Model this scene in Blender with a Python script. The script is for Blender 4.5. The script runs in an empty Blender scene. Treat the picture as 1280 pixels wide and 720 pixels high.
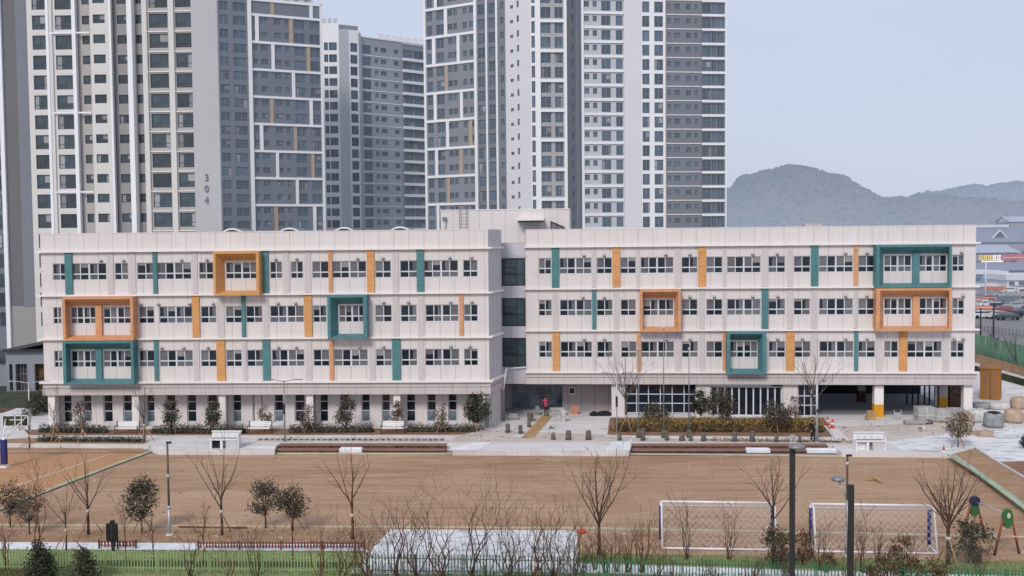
import bpy, math, random
from mathutils import Vector
R = math.radians
scene = bpy.context.scene
COL = scene.collection
random.seed(7)

# ------------------------------------------------------------------ camera
CAMZ = 15.6
F = 1280.0
YAW, PITCH, ROLL = R(2.46), R(2.68), R(0.55)
CAM = Vector((0, 0, CAMZ))
fwd = Vector((-math.sin(YAW)*math.cos(PITCH), math.cos(YAW)*math.cos(PITCH), -math.sin(PITCH)))
right0 = Vector((math.cos(YAW), math.sin(YAW), 0))
up0 = right0.cross(fwd)
right = right0*math.cos(ROLL) - up0*math.sin(ROLL)
up = up0*math.cos(ROLL) + right0*math.sin(ROLL)

def ray(px, py):
    return fwd + right*((px-640)/F) - up*((py-360)/F)
def G(px, py, z=0.0):
    """world point at height z seen in the photo at px, py"""
    r = ray(px, py)
    return CAM + r*((z-CAMZ)/r.z)
def P(px, depth, py=300):
    return CAM + ray(px, py)*depth

class Frame:
    """a vertical plane: x along it, y inward (away from the viewer), z up"""
    def __init__(s, a, b):
        s.o = Vector((a.x, a.y, 0))
        d = Vector((b.x-a.x, b.y-a.y, 0)); s.len = d.length
        s.ex = d.normalized(); s.ey = Vector((-s.ex.y, s.ex.x, 0))
        s.rot = math.atan2(s.ex.y, s.ex.x)
    def hit(s, px, py, yoff=0.0):
        r = ray(px, py)
        t = ((s.o + s.ey*yoff - CAM).dot(s.ey))/r.dot(s.ey)
        p = CAM + r*t
        return (p - s.o).dot(s.ex), p.z
    def u(s, px, py=300, yoff=0.0): return s.hit(px, py, yoff)[0]
    def z(s, px, py, yoff=0.0): return s.hit(px, py, yoff)[1]
    def w(s, x, y, z=0.0): return s.o + s.ex*x + s.ey*y + Vector((0, 0, z))

# ------------------------------------------------------------------ materials
MATS = {}
def mat(name, col, rough=0.8, var=0.12, vscale=1.5, col2=None, bump=0.0, bscale=20.0, metal=0.0,
        spec=0.3, seam=None, seamcol=(0.22,0.2,0.2), seamz=None, stretch=None, streak=0.0, rnd=0.0, two=0.0, emit=None):
    m = bpy.data.materials.new(name); m.use_nodes = True
    nt = m.node_tree; N = nt.nodes; L = nt.links
    b = N['Principled BSDF']
    b.inputs['Roughness'].default_value = rough
    b.inputs['Metallic'].default_value = metal
    b.inputs['Specular IOR Level'].default_value = spec
    tc = N.new('ShaderNodeTexCoord')
    vec = tc.outputs['Object']
    mp = N.new('ShaderNodeMapping'); L.new(vec, mp.inputs[0])
    mp.inputs['Scale'].default_value = stretch or (1, 1, 1)
    nz = N.new('ShaderNodeTexNoise'); nz.inputs['Scale'].default_value = vscale
    nz.inputs['Detail'].default_value = 6; nz.inputs['Roughness'].default_value = 0.6
    L.new(mp.outputs[0], nz.inputs['Vector'])
    ramp = N.new('ShaderNodeMapRange'); ramp.inputs[1].default_value = 0.3; ramp.inputs[2].default_value = 0.7
    L.new(nz.outputs['Fac'], ramp.inputs[0])
    mix = N.new('ShaderNodeMixRGB')
    c2 = col2 or tuple(c*(1-2*var) for c in col)
    c1 = tuple(min(1, c*(1+0.35*var)) for c in col)
    mix.inputs[1].default_value = (*c2, 1); mix.inputs[2].default_value = (*c1, 1)
    L.new(ramp.outputs[0], mix.inputs[0])
    out = mix.outputs[0]
    if streak:
        mp2 = N.new('ShaderNodeMapping'); L.new(vec, mp2.inputs[0]); mp2.inputs['Scale'].default_value = (3.0, 3.0, 0.18)
        n2 = N.new('ShaderNodeTexNoise'); n2.inputs['Scale'].default_value = 1.6; n2.inputs['Detail'].default_value = 4
        L.new(mp2.outputs[0], n2.inputs['Vector'])
        r2 = N.new('ShaderNodeMapRange'); r2.inputs[1].default_value = 0.5; r2.inputs[2].default_value = 0.8
        r2.inputs[3].default_value = 0; r2.inputs[4].default_value = streak
        L.new(n2.outputs['Fac'], r2.inputs[0])
        m2 = N.new('ShaderNodeMixRGB'); m2.blend_type = 'MULTIPLY'; m2.inputs[2].default_value = (0.55, 0.53, 0.52, 1)
        L.new(r2.outputs[0], m2.inputs[0]); L.new(out, m2.inputs[1]); out = m2.outputs[0]
    if seam or seamz:
        sx = N.new('ShaderNodeSeparateXYZ'); L.new(vec, sx.inputs[0])
        facs = []
        for sp, ax in ((seam, 0), (seamz, 2)):
            if not sp: continue
            a = N.new('ShaderNodeMath'); a.operation = 'PINGPONG'; a.inputs[1].default_value = sp/2
            L.new(sx.outputs[ax], a.inputs[0])
            c = N.new('ShaderNodeMapRange'); c.inputs[1].default_value = 0.012; c.inputs[2].default_value = 0.03
            c.inputs[3].default_value = 0.75; c.inputs[4].default_value = 0
            L.new(a.outputs[0], c.inputs[0]); facs.append(c.outputs[0])
        f = facs[0]
        if len(facs) == 2:
            mx = N.new('ShaderNodeMath'); mx.operation = 'MAXIMUM'
            L.new(facs[0], mx.inputs[0]); L.new(facs[1], mx.inputs[1]); f = mx.outputs[0]
        m3 = N.new('ShaderNodeMixRGB'); m3.inputs[2].default_value = (*seamcol, 1)
        L.new(f, m3.inputs[0]); L.new(out, m3.inputs[1]); out = m3.outputs[0]
    if rnd or two:
        g = N.new('ShaderNodeNewGeometry') if two else N.new('ShaderNodeObjectInfo')
        src = g.outputs['Random Per Island'] if two else g.outputs['Random']
        amt = two or rnd
        r = N.new('ShaderNodeMapRange'); r.inputs[3].default_value = 1-amt; r.inputs[4].default_value = 1+amt
        L.new(src, r.inputs[0])
        m4 = N.new('ShaderNodeVectorMath'); m4.operation = 'SCALE'
        L.new(out, m4.inputs[0]); L.new(r.outputs[0], m4.inputs['Scale']); out = m4.outputs[0]
    L.new(out, b.inputs['Base Color'])
    if bump:
        nb = N.new('ShaderNodeTexNoise'); nb.inputs['Scale'].default_value = bscale; nb.inputs['Detail'].default_value = 5
        L.new(mp.outputs[0], nb.inputs['Vector'])
        bp = N.new('ShaderNodeBump'); bp.inputs['Strength'].default_value = bump; bp.inputs['Distance'].default_value = 0.05
        L.new(nb.outputs['Fac'], bp.inputs['Height']); L.new(bp.outputs[0], b.inputs['Normal'])
    if emit:
        b.inputs['Emission Color'].default_value = (*emit[0], 1); b.inputs['Emission Strength'].default_value = emit[1]
    MATS[name] = m
    return m

WALL = (0.670, 0.628, 0.617)
mat('wall_panel', WALL, 0.6, 0.035, 0.35, seam=1.22, streak=0.20, seamcol=(0.33,0.30,0.30))
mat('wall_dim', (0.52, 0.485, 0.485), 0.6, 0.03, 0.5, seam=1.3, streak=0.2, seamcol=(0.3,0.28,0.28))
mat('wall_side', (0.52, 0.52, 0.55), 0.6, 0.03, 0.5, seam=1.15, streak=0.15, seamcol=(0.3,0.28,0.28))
mat('pilaster', (0.56, 0.52, 0.52), 0.6, 0.04, 0.8, streak=0.2)
mat('white_trim', (0.80, 0.75, 0.73), 0.5, 0.03, 1.0, streak=0.12)
mat('fascia', (0.56, 0.505, 0.50), 0.6, 0.04, 0.5, seam=1.13, streak=0.25, seamcol=(0.3,0.28,0.27))
mat('teal', (0.085, 0.225, 0.24), 0.6, 0.10, 0.8, streak=0.3, seamz=1.2, seamcol=(0.04,0.12,0.13))
mat('orange', (0.64, 0.32, 0.12), 0.6, 0.08, 0.8, streak=0.3, seamz=1.2, seamcol=(0.4,0.18,0.06))
mat('salmon', (0.64, 0.32, 0.165), 0.6, 0.08, 0.8, streak=0.3, seamz=1.2, seamcol=(0.4,0.17,0.08))
mat('frame_grey', (0.40, 0.42, 0.46), 0.45, 0.05)
mat('frame_white', (0.62, 0.65, 0.70), 0.45, 0.05)
mat('glass_dark', (0.018, 0.024, 0.036), 0.09, 0.3, 1.2, spec=0.5, rnd=0.4)
mat('glass_grey', (0.15, 0.145, 0.16), 0.25, 0.12, 1.2, spec=0.45, rnd=0.25)
mat('glass_teal', (0.05, 0.09, 0.11), 0.10, 0.35, 0.6, spec=0.6)
mat('glass_blue', (0.21, 0.27, 0.33), 0.12, 0.4, 0.9, spec=0.6)
mat('glass_tower', (0.06, 0.095, 0.135), 0.16, 0.3, 0.4, spec=0.5, rnd=0.45)
mat('glass_tower_many', (0.06, 0.095, 0.135), 0.16, 0.3, 0.4, spec=0.5, two=0.45)
mat('blind', (0.27, 0.265, 0.27), 0.7, 0.1, 2.0, rnd=0.2)
mat('dark_metal', (0.035, 0.032, 0.035), 0.5, 0.15)
mat('grey_metal', (0.25, 0.25, 0.26), 0.45, 0.1, metal=0.3)
mat('light_metal', (0.48, 0.48, 0.49), 0.4, 0.08, metal=0.3)
mat('white_paint', (0.78, 0.78, 0.79), 0.45, 0.05)
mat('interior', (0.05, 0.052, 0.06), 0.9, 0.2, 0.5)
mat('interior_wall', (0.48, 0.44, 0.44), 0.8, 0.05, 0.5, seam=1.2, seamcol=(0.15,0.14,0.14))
mat('roof_grey', (0.30, 0.30, 0.30), 0.9, 0.1, 0.5)
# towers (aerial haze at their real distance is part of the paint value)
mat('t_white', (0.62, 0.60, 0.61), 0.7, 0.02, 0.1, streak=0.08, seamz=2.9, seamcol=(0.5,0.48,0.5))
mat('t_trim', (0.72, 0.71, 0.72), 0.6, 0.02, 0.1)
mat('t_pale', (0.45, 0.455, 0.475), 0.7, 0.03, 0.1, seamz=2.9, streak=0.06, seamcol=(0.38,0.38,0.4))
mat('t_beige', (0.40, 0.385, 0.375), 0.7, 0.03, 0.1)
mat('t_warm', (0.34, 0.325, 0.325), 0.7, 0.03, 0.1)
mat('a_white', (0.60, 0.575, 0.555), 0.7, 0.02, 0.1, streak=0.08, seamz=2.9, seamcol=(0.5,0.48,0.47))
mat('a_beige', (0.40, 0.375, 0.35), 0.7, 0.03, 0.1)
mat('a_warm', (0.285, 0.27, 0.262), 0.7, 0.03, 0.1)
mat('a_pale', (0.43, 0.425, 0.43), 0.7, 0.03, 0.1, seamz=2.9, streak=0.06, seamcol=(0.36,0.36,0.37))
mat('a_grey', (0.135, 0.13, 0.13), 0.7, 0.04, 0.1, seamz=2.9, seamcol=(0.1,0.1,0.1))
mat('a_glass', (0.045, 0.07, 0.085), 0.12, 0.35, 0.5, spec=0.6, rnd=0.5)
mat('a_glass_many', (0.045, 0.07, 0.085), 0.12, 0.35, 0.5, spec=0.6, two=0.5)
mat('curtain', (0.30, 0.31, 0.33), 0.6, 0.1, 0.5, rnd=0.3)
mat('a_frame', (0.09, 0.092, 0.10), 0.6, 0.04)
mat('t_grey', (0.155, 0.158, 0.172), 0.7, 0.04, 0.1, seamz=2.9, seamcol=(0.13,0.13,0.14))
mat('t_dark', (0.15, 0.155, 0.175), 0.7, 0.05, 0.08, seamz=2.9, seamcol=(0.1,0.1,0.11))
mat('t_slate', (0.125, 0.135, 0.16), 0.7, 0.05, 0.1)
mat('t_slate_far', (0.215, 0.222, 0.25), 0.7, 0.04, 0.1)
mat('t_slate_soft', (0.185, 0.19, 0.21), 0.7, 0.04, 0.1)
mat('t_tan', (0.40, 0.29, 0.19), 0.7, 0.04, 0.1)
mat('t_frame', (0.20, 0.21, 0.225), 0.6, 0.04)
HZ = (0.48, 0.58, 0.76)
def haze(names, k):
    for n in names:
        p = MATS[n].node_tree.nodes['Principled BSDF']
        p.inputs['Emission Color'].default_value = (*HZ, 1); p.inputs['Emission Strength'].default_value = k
# ground
mat('asphalt', (0.17, 0.165, 0.17), 0.95, 0.12, 0.05, col2=(0.23, 0.215, 0.21))
mat('far_ground', (0.24, 0.235, 0.24), 0.95, 0.12, 0.03)
mat('kerb_cream', (0.52, 0.48, 0.34), 0.85, 0.12, 2.0)
mat('kerb_mint', (0.36, 0.46, 0.33), 0.8, 0.12, 1.0)
mat('kerb_moss', (0.45, 0.44, 0.28), 0.85, 0.15, 1.0)
mat('line_white', (0.62, 0.55, 0.45), 0.8, 0.15, 2.0)
mat('concrete', (0.55, 0.55, 0.56), 0.85, 0.08, 1.5, bump=0.2)
mat('concrete_white', (0.74, 0.74, 0.77), 0.85, 0.08, 1.5, bump=0.2)
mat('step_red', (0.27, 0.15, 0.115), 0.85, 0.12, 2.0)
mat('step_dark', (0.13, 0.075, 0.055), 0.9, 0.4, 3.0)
mat('grass_blade', (0.17, 0.225, 0.09), 0.9, 0.2, 0.5, col2=(0.17, 0.20, 0.07), two=0.35)
mat('grass_dry', (0.22, 0.19, 0.09), 0.9, 0.2, 0.5, col2=(0.10, 0.14, 0.04), two=0.35)
def ground_mat(name, ca, cb, cc, big=0.05, streak=(0.12, 1.4, 1), smear=None, bump=0.5, tracks=False):
    """three colours blended by broad patches, raked streaks and fine grain"""
    m = bpy.data.materials.new(name); m.use_nodes = True; nt = m.node_tree; N = nt.nodes; L = nt.links
    b = N['Principled BSDF']; b.inputs['Roughness'].default_value = 0.95; b.inputs['Specular IOR Level'].default_value = 0.15
    tc = N.new('ShaderNodeTexCoord')
    def noise(scale, stretch, lo, hi, det=6):
        mp = N.new('ShaderNodeMapping'); mp.inputs['Scale'].default_value = stretch; L.new(tc.outputs['Object'], mp.inputs[0])
        n = N.new('ShaderNodeTexNoise'); n.inputs['Scale'].default_value = scale; n.inputs['Detail'].default_value = det; n.inputs['Roughness'].default_value = 0.62
        n.inputs['Distortion'].default_value = 0.6
        L.new(mp.outputs[0], n.inputs['Vector'])
        mp.inputs['Rotation'].default_value = (0, 0, 0.05); n.inputs['Distortion'].default_value = 1.4
        r = N.new('ShaderNodeMapRange'); r.inputs[1].default_value = lo; r.inputs[2].default_value = hi; L.new(n.outputs['Fac'], r.inputs[0]); return r.outputs[0], n.outputs['Fac']
    f1, _ = noise(big, (1, 2.0, 1), 0.38, 0.62); f2, h2 = noise(1.0, streak, 0.45, 0.68); f3, h3 = noise(9.0, (1, 1, 1), 0.3, 0.7, 8)
    m1 = N.new('ShaderNodeMixRGB'); m1.inputs[1].default_value = (*ca, 1); m1.inputs[2].default_value = (*cb, 1); L.new(f1, m1.inputs[0])
    k = N.new('ShaderNodeMath'); k.operation = 'MULTIPLY'; k.inputs[1].default_value = 0.75; L.new(f2, k.inputs[0])
    m2 = N.new('ShaderNodeMixRGB'); m2.inputs[2].default_value = (*cc, 1); L.new(k.outputs[0], m2.inputs[0]); L.new(m1.outputs[0], m2.inputs[1])
    r3 = N.new('ShaderNodeMapRange'); r3.inputs[3].default_value = 0.84; r3.inputs[4].default_value = 1.12; L.new(f3, r3.inputs[0])
    s = N.new('ShaderNodeVectorMath'); s.operation = 'SCALE'; L.new(m2.outputs[0], s.inputs[0]); L.new(r3.outputs[0], s.inputs['Scale'])
    out = s.outputs[0]
    if smear:
        f4, _ = noise(smear[0], smear[1], smear[2], smear[2]+0.13, 7)
        m4 = N.new('ShaderNodeMixRGB'); m4.inputs[2].default_value = (*smear[3], 1); L.new(f4, m4.inputs[0]); L.new(out, m4.inputs[1]); out = m4.outputs[0]
    if tracks:
        wv = N.new('ShaderNodeTexWave'); wv.wave_type = 'RINGS'; wv.inputs['Scale'].default_value = 0.16; wv.inputs['Distortion'].default_value = 5.0; wv.inputs['Detail'].default_value = 2.5; wv.inputs['Detail Scale'].default_value = 0.35
        mpw = N.new('ShaderNodeMapping'); mpw.inputs['Location'].default_value = (-6, -58, 0); L.new(tc.outputs['Object'], mpw.inputs[0]); L.new(mpw.outputs[0], wv.inputs['Vector'])
        rw = N.new('ShaderNodeMapRange'); rw.inputs[1].default_value = 0.86; rw.inputs[2].default_value = 0.97; rw.inputs[4].default_value = 0.8; L.new(wv.outputs['Fac'], rw.inputs[0])
        fm, _ = noise(0.09, (1, 1, 1), 0.45, 0.62)
        mu = N.new('ShaderNodeMath'); mu.operation = 'MULTIPLY'; L.new(rw.outputs[0], mu.inputs[0]); L.new(fm, mu.inputs[1])
        m5 = N.new('ShaderNodeMixRGB'); m5.inputs[2].default_value = (0.30, 0.18, 0.11, 1); L.new(mu.outputs[0], m5.inputs[0]); L.new(out, m5.inputs[1]); out = m5.outputs[0]
    L.new(out, b.inputs['Base Color'])
    ad = N.new('ShaderNodeMath'); ad.operation = 'ADD'; L.new(h2, ad.inputs[0]); L.new(h3, ad.inputs[1])
    bp = N.new('ShaderNodeBump'); bp.inputs['Strength'].default_value = bump; bp.inputs['Distance'].default_value = 0.08
    L.new(ad.outputs[0], bp.inputs['Height']); L.new(bp.outputs[0], b.inputs['Normal'])
    MATS[name] = m
ground_mat('dirt', (0.335,0.20,0.122), (0.44,0.29,0.19), (0.49,0.345,0.24), big=0.035, streak=(0.16, 0.75, 1), bump=0.6, tracks=True, smear=(0.5,(0.12,1.0,1),0.66,(0.30,0.17,0.10)))
ground_mat('court', (0.47,0.255,0.13), (0.43,0.24,0.13), (0.50,0.30,0.18), big=0.08, bump=0.4)
ground_mat('paving', (0.66,0.635,0.63), (0.56,0.535,0.53), (0.72,0.70,0.70), big=0.15, streak=(0.25,0.9,1), bump=0.3, smear=(0.35,(0.35,1.3,1),0.56,(0.44,0.405,0.37)))
ground_mat('sheet_white', (0.74,0.74,0.76), (0.66,0.67,0.69), (0.80,0.80,0.81), big=0.2, streak=(0.4,1.2,1), bump=0.5, smear=(0.75,(0.55,1.6,1),0.50,(0.36,0.365,0.385)))
ground_mat('dusty', (0.56,0.50,0.45), (0.47,0.41,0.355), (0.62,0.58,0.55), big=0.3, streak=(0.3,1.2,1), bump=0.5, smear=(0.6,(0.3,1.2,1),0.60,(0.33,0.27,0.22)))
ground_mat('grass', (0.24,0.30,0.13), (0.32,0.32,0.17), (0.19,0.25,0.10), big=0.25, streak=(0.7,1.0,1), bump=0.8, smear=(0.8,(0.4,1.0,1),0.63,(0.11,0.10,0.05)))
ground_mat('planting_soil', (0.40,0.255,0.16), (0.34,0.205,0.12), (0.47,0.32,0.21), big=0.4, streak=(0.5,1.2,1), bump=1.0, smear=(1.0,(0.4,1.2,1),0.60,(0.22,0.125,0.07)))
ground_mat('soil', (0.30,0.175,0.11), (0.24,0.13,0.08), (0.36,0.23,0.15), big=0.5, streak=(0.6,1.2,1), bump=1.0)
# plants
mat('bark', (0.115, 0.075, 0.055), 0.9, 0.25, 6, rnd=0.15)
mat('bark_red', (0.16, 0.075, 0.045), 0.9, 0.25, 6, rnd=0.2)
mat('bark_grey', (0.13, 0.11, 0.10), 0.9, 0.25, 6, rnd=0.2)
mat('bark_pale', (0.24, 0.20, 0.17), 0.9, 0.25, 6)
mat('leaf_dark', (0.065, 0.07, 0.045), 0.7, 0.3, 3, two=0.6)
mat('leaf_deep', (0.045, 0.055, 0.034), 0.7, 0.3, 3, two=0.6)
mat('leaf_olive', (0.10, 0.10, 0.055), 0.7, 0.3, 3, two=0.6)
mat('leaf_brown', (0.17, 0.095, 0.055), 0.8, 0.3, 3, two=0.6)
mat('leaf_pale', (0.30, 0.24, 0.16), 0.8, 0.3, 3, two=0.5)
mat('leaf_mauve', (0.16, 0.125, 0.11), 0.8, 0.3, 3, two=0.5)
mat('leaf_yellow', (0.42, 0.31, 0.06), 0.8, 0.3, 3, two=0.4)
mat('leaf_rust', (0.20, 0.13, 0.06), 0.8, 0.3, 3, two=0.5)
mat('stake', (0.46, 0.29, 0.17), 0.8, 0.15, 4)
mat('wood', (0.52, 0.33, 0.16), 0.8, 0.2, 2)
mat('wood_red', (0.28, 0.085, 0.045), 0.6, 0.15, 3)
mat('fence_green', (0.045, 0.17, 0.085), 0.5, 0.12, 0.5)
mat('fence_lime', (0.30, 0.41, 0.18), 0.5, 0.12, 0.5)
mat('fence_red', (0.22, 0.055, 0.035), 0.7, 0.15, 2)
mat('green_paint', (0.04, 0.14, 0.045), 0.45, 0.1)
mat('blue_paint', (0.018, 0.026, 0.085), 0.5, 0.1)
mat('pad_blue', (0.03, 0.035, 0.16), 0.6, 0.1)
mat('net', (0.60, 0.56, 0.58), 0.8, 0.05)
mat('stone', (0.19, 0.16, 0.145), 0.9, 0.4, 9)
mat('granite', (0.42, 0.41, 0.41), 0.85, 0.15, 4)
mat('bag_white', (0.60, 0.59, 0.58), 0.85, 0.15, 2, bump=0.8, bscale=6)
mat('bag_tan', (0.48, 0.36, 0.27), 0.85, 0.15, 2, bump=0.8, bscale=6)
mat('bag_grey', (0.30, 0.31, 0.33), 0.85, 0.2, 2, bump=0.8, bscale=6)
mat('dark_cloth', (0.018, 0.018, 0.022), 0.9, 0.2, 4)
mat('red_cloth', (0.42, 0.075, 0.09), 0.9, 0.2, 4)
mat('tape_pink', (0.62, 0.36, 0.34), 0.7, 0.05)
mat('skin', (0.45, 0.26, 0.18), 0.6, 0.05)
mat('hair', (0.012, 0.01, 0.01), 0.8, 0.1)
mat('cone_red', (0.62, 0.09, 0.05), 0.5, 0.1)
mat('container', (0.34, 0.15, 0.045), 0.7, 0.12, 0.6, seamz=1.0, seam=1.2, seamcol=(0.25,0.11,0.03), streak=0.4)
mat('pillar_orange', (0.68, 0.30, 0.02), 0.6, 0.08)
mat('mesh_green', (0.10, 0.25, 0.13), 0.8, 0.15, 0.4, streak=0.4)
mat('brown_panel', (0.15, 0.085, 0.055), 0.8, 0.5, 3)
mat('annex', (0.26, 0.275, 0.31), 0.7, 0.06, 0.8, streak=0.2)
mat('annex_dark', (0.055, 0.055, 0.065), 0.8, 0.2, 0.8)
mat('bank', (0.055, 0.065, 0.04), 0.95, 0.3, 1.0, bump=1.0, bscale=4)
mat('clay', (0.13, 0.075, 0.055), 0.95, 0.2, 1.0)
# far
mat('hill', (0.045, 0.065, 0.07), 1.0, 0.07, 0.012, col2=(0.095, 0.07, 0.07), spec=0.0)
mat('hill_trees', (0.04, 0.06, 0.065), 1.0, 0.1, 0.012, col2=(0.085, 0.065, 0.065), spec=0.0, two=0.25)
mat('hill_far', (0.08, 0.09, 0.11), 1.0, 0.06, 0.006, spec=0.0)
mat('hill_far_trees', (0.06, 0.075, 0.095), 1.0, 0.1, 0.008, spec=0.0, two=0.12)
mat('far_roof', (0.17, 0.185, 0.24), 0.8, 0.08, 0.1)
mat('far_roof_blue', (0.30, 0.33, 0.40), 0.8, 0.06, 0.1)
mat('far_white', (0.52, 0.51, 0.54), 0.8, 0.05, 0.1)
mat('far_wall', (0.24, 0.235, 0.26), 0.8, 0.08, 0.1)
mat('far_red', (0.42, 0.10, 0.115), 0.7, 0.1, 0.2)
mat('far_blue', (0.10, 0.21, 0.34), 0.7, 0.1, 0.2)
mat('far_dark', (0.07, 0.07, 0.085), 0.7, 0.1, 0.2)
mat('sign_yellow', (0.72, 0.52, 0.18), 0.5, 0.05, emit=((1.0, 0.75, 0.3), 0.25))
mat('sign_white', (0.85, 0.78, 0.70), 0.5, 0.05, emit=((1.0, 0.9, 0.8), 0.3))
mat('barrier', (0.55, 0.20, 0.12), 0.7, 0.15, 0.6)
mat('car_white', (0.62, 0.62, 0.64), 0.35, 0.03, spec=0.5)
mat('car_silver', (0.38, 0.39, 0.41), 0.35, 0.03, spec=0.5)
mat('car_dark', (0.05, 0.053, 0.065), 0.35, 0.05, spec=0.5)
mat('car_red', (0.30, 0.06, 0.05), 0.35, 0.05, spec=0.5)
mat('tyre', (0.02, 0.02, 0.02), 0.9, 0.1)
mat('lamp_red', (0.8, 0.15, 0.1), 0.5, 0.05)

# haze imitated by a bluish glow in the materials of what stands far off
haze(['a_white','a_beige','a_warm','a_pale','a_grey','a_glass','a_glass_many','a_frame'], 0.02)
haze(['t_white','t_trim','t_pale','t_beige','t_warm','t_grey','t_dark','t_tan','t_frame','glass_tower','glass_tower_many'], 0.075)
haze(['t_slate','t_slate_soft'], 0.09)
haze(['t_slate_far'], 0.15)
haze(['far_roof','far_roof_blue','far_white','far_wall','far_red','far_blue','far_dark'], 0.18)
haze(['car_white','car_silver','car_dark','car_red','barrier','asphalt'], 0.03)
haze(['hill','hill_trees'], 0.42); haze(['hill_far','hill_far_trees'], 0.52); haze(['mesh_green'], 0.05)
def haze_by_height(names, k0, k1, ztop):  # hill glow painted stronger at the foot, in place of thicker haze
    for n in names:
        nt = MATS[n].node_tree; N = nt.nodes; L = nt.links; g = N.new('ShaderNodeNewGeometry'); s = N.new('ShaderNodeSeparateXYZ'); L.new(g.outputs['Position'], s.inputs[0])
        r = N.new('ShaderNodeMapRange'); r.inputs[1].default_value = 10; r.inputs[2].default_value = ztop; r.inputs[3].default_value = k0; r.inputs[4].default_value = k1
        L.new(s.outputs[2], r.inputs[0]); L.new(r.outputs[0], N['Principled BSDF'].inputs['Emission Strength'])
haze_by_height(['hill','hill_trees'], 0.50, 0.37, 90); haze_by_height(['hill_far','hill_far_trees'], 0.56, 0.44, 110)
# ------------------------------------------------------------------ mesh builder
class MB:
    def __init__(s): s.v = []; s.f = []; s.m = []; s.names = []; s.sm = []
    def mi(s, m):
        if m not in s.names: s.names.append(m)
        return s.names.index(m)
    def face(s, pts, m, smooth=False):
        i = len(s.v); s.v += [tuple(p) for p in pts]
        s.f.append(tuple(range(i, i+len(pts)))); s.m.append(s.mi(m)); s.sm.append(smooth)
    def box(s, x0, x1, y0, y1, z0, z1, m):
        if x1 < x0: x0, x1 = x1, x0
        i = len(s.v)
        s.v += [(x0,y0,z0),(x1,y0,z0),(x1,y1,z0),(x0,y1,z0),(x0,y0,z1),(x1,y0,z1),(x1,y1,z1),(x0,y1,z1)]
        for q in ((0,3,2,1),(4,5,6,7),(0,1,5,4),(1,2,6,5),(2,3,7,6),(3,0,4,7)):
            s.f.append(tuple(i+k for k in q)); s.m.append(s.mi(m)); s.sm.append(False)
    def prism(s, poly, z0, z1, m, mside=None):
        """poly: list of (x,y) or Vector; extruded from z0 to z1"""
        n = len(poly); a = 0
        for k in range(n):
            p, q = poly[k], poly[(k+1) % n]; a += p[0]*q[1]-q[0]*p[1]
        if a < 0: poly = list(reversed(poly))
        s.face([(p[0], p[1], z1) for p in poly], m)
        s.face([(p[0], p[1], z0) for p in reversed(poly)], m)
        for k in range(n):
            p, q = poly[k], poly[(k+1) % n]
            s.face([(p[0],p[1],z0),(q[0],q[1],z0),(q[0],q[1],z1),(p[0],p[1],z1)], mside or m)
    def tube(s, a, b, r0, r1=None, m='bark', n=6, cap=True):
        if r1 is None: r1 = r0
        a = Vector(a); b = Vector(b); d = b-a
        if d.length < 1e-6: return
        d.normalize()
        x = d.cross(Vector((0,0,1)) if abs(d.z) < 0.9 else Vector((1,0,0))).normalized(); y = d.cross(x)
        i = len(s.v); mi = s.mi(m)
        for p, r in ((a, r0), (b, r1)):
            for k in range(n):
                t = 2*math.pi*k/n; s.v.append(tuple(p + x*(r*math.cos(t)) + y*(r*math.sin(t))))
        for k in range(n):
            j = (k+1) % n
            s.f.append((i+k, i+n+k, i+n+j, i+j)); s.m.append(mi); s.sm.append(n > 4)
        if cap:
            s.f.append(tuple(i+k for k in range(n))); s.m.append(mi); s.sm.append(False)
            s.f.append(tuple(i+n+k for k in reversed(range(n)))); s.m.append(mi); s.sm.append(False)
    def lathe(s, c, prof, m, n=14, sx=1.0, sy=1.0):
        c = Vector(c); i = len(s.v); mi = s.mi(m)
        for r, z in prof:
            for k in range(n):
                t = 2*math.pi*k/n; s.v.append((c.x+r*sx*math.cos(t), c.y+r*sy*math.sin(t), c.z+z))
        for j in range(len(prof)-1):
            for k in range(n):
                l = (k+1) % n
                s.f.append((i+j*n+k, i+j*n+l, i+(j+1)*n+l, i+(j+1)*n+k)); s.m.append(mi); s.sm.append(True)
        s.f.append(tuple(i+k for k in reversed(range(n)))); s.m.append(mi); s.sm.append(False)
        e = i+(len(prof)-1)*n
        s.f.append(tuple(e+k for k in range(n))); s.m.append(mi); s.sm.append(False)
    def ball(s, c, r, m, n=10, sz=1.0):
        prof = [(max(0.02*r, r*math.sin(math.pi*k/6)), -r*sz*math.cos(math.pi*k/6)) for k in range(7)]
        s.lathe(c, prof, m, n)
    def leaf(s, c, size, m, rng):
        a = Vector((rng.gauss(0,1), rng.gauss(0,1), rng.gauss(0,1))).normalized()
        b = a.cross(Vector((rng.gauss(0,1), rng.gauss(0,1), rng.gauss(0,1)))).normalized()
        c = Vector(c); w = size*0.5
        s.face([c-a*size*0.6, c+b*w*0.6, c+a*size*0.6, c-b*w*0.6], m)
    def mesh(s, name):
        me = bpy.data.meshes.new(name); me.from_pydata(s.v, [], s.f)
        for n in s.names: me.materials.append(MATS[n])
        me.polygons.foreach_set('material_index', s.m)
        me.polygons.foreach_set('use_smooth', s.sm)
        me.update(); return me
    def build(s, name, parent=None, fr=None, loc=None, rot=None):
        return link(name, s.mesh(name), parent, fr, loc, rot)

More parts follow.
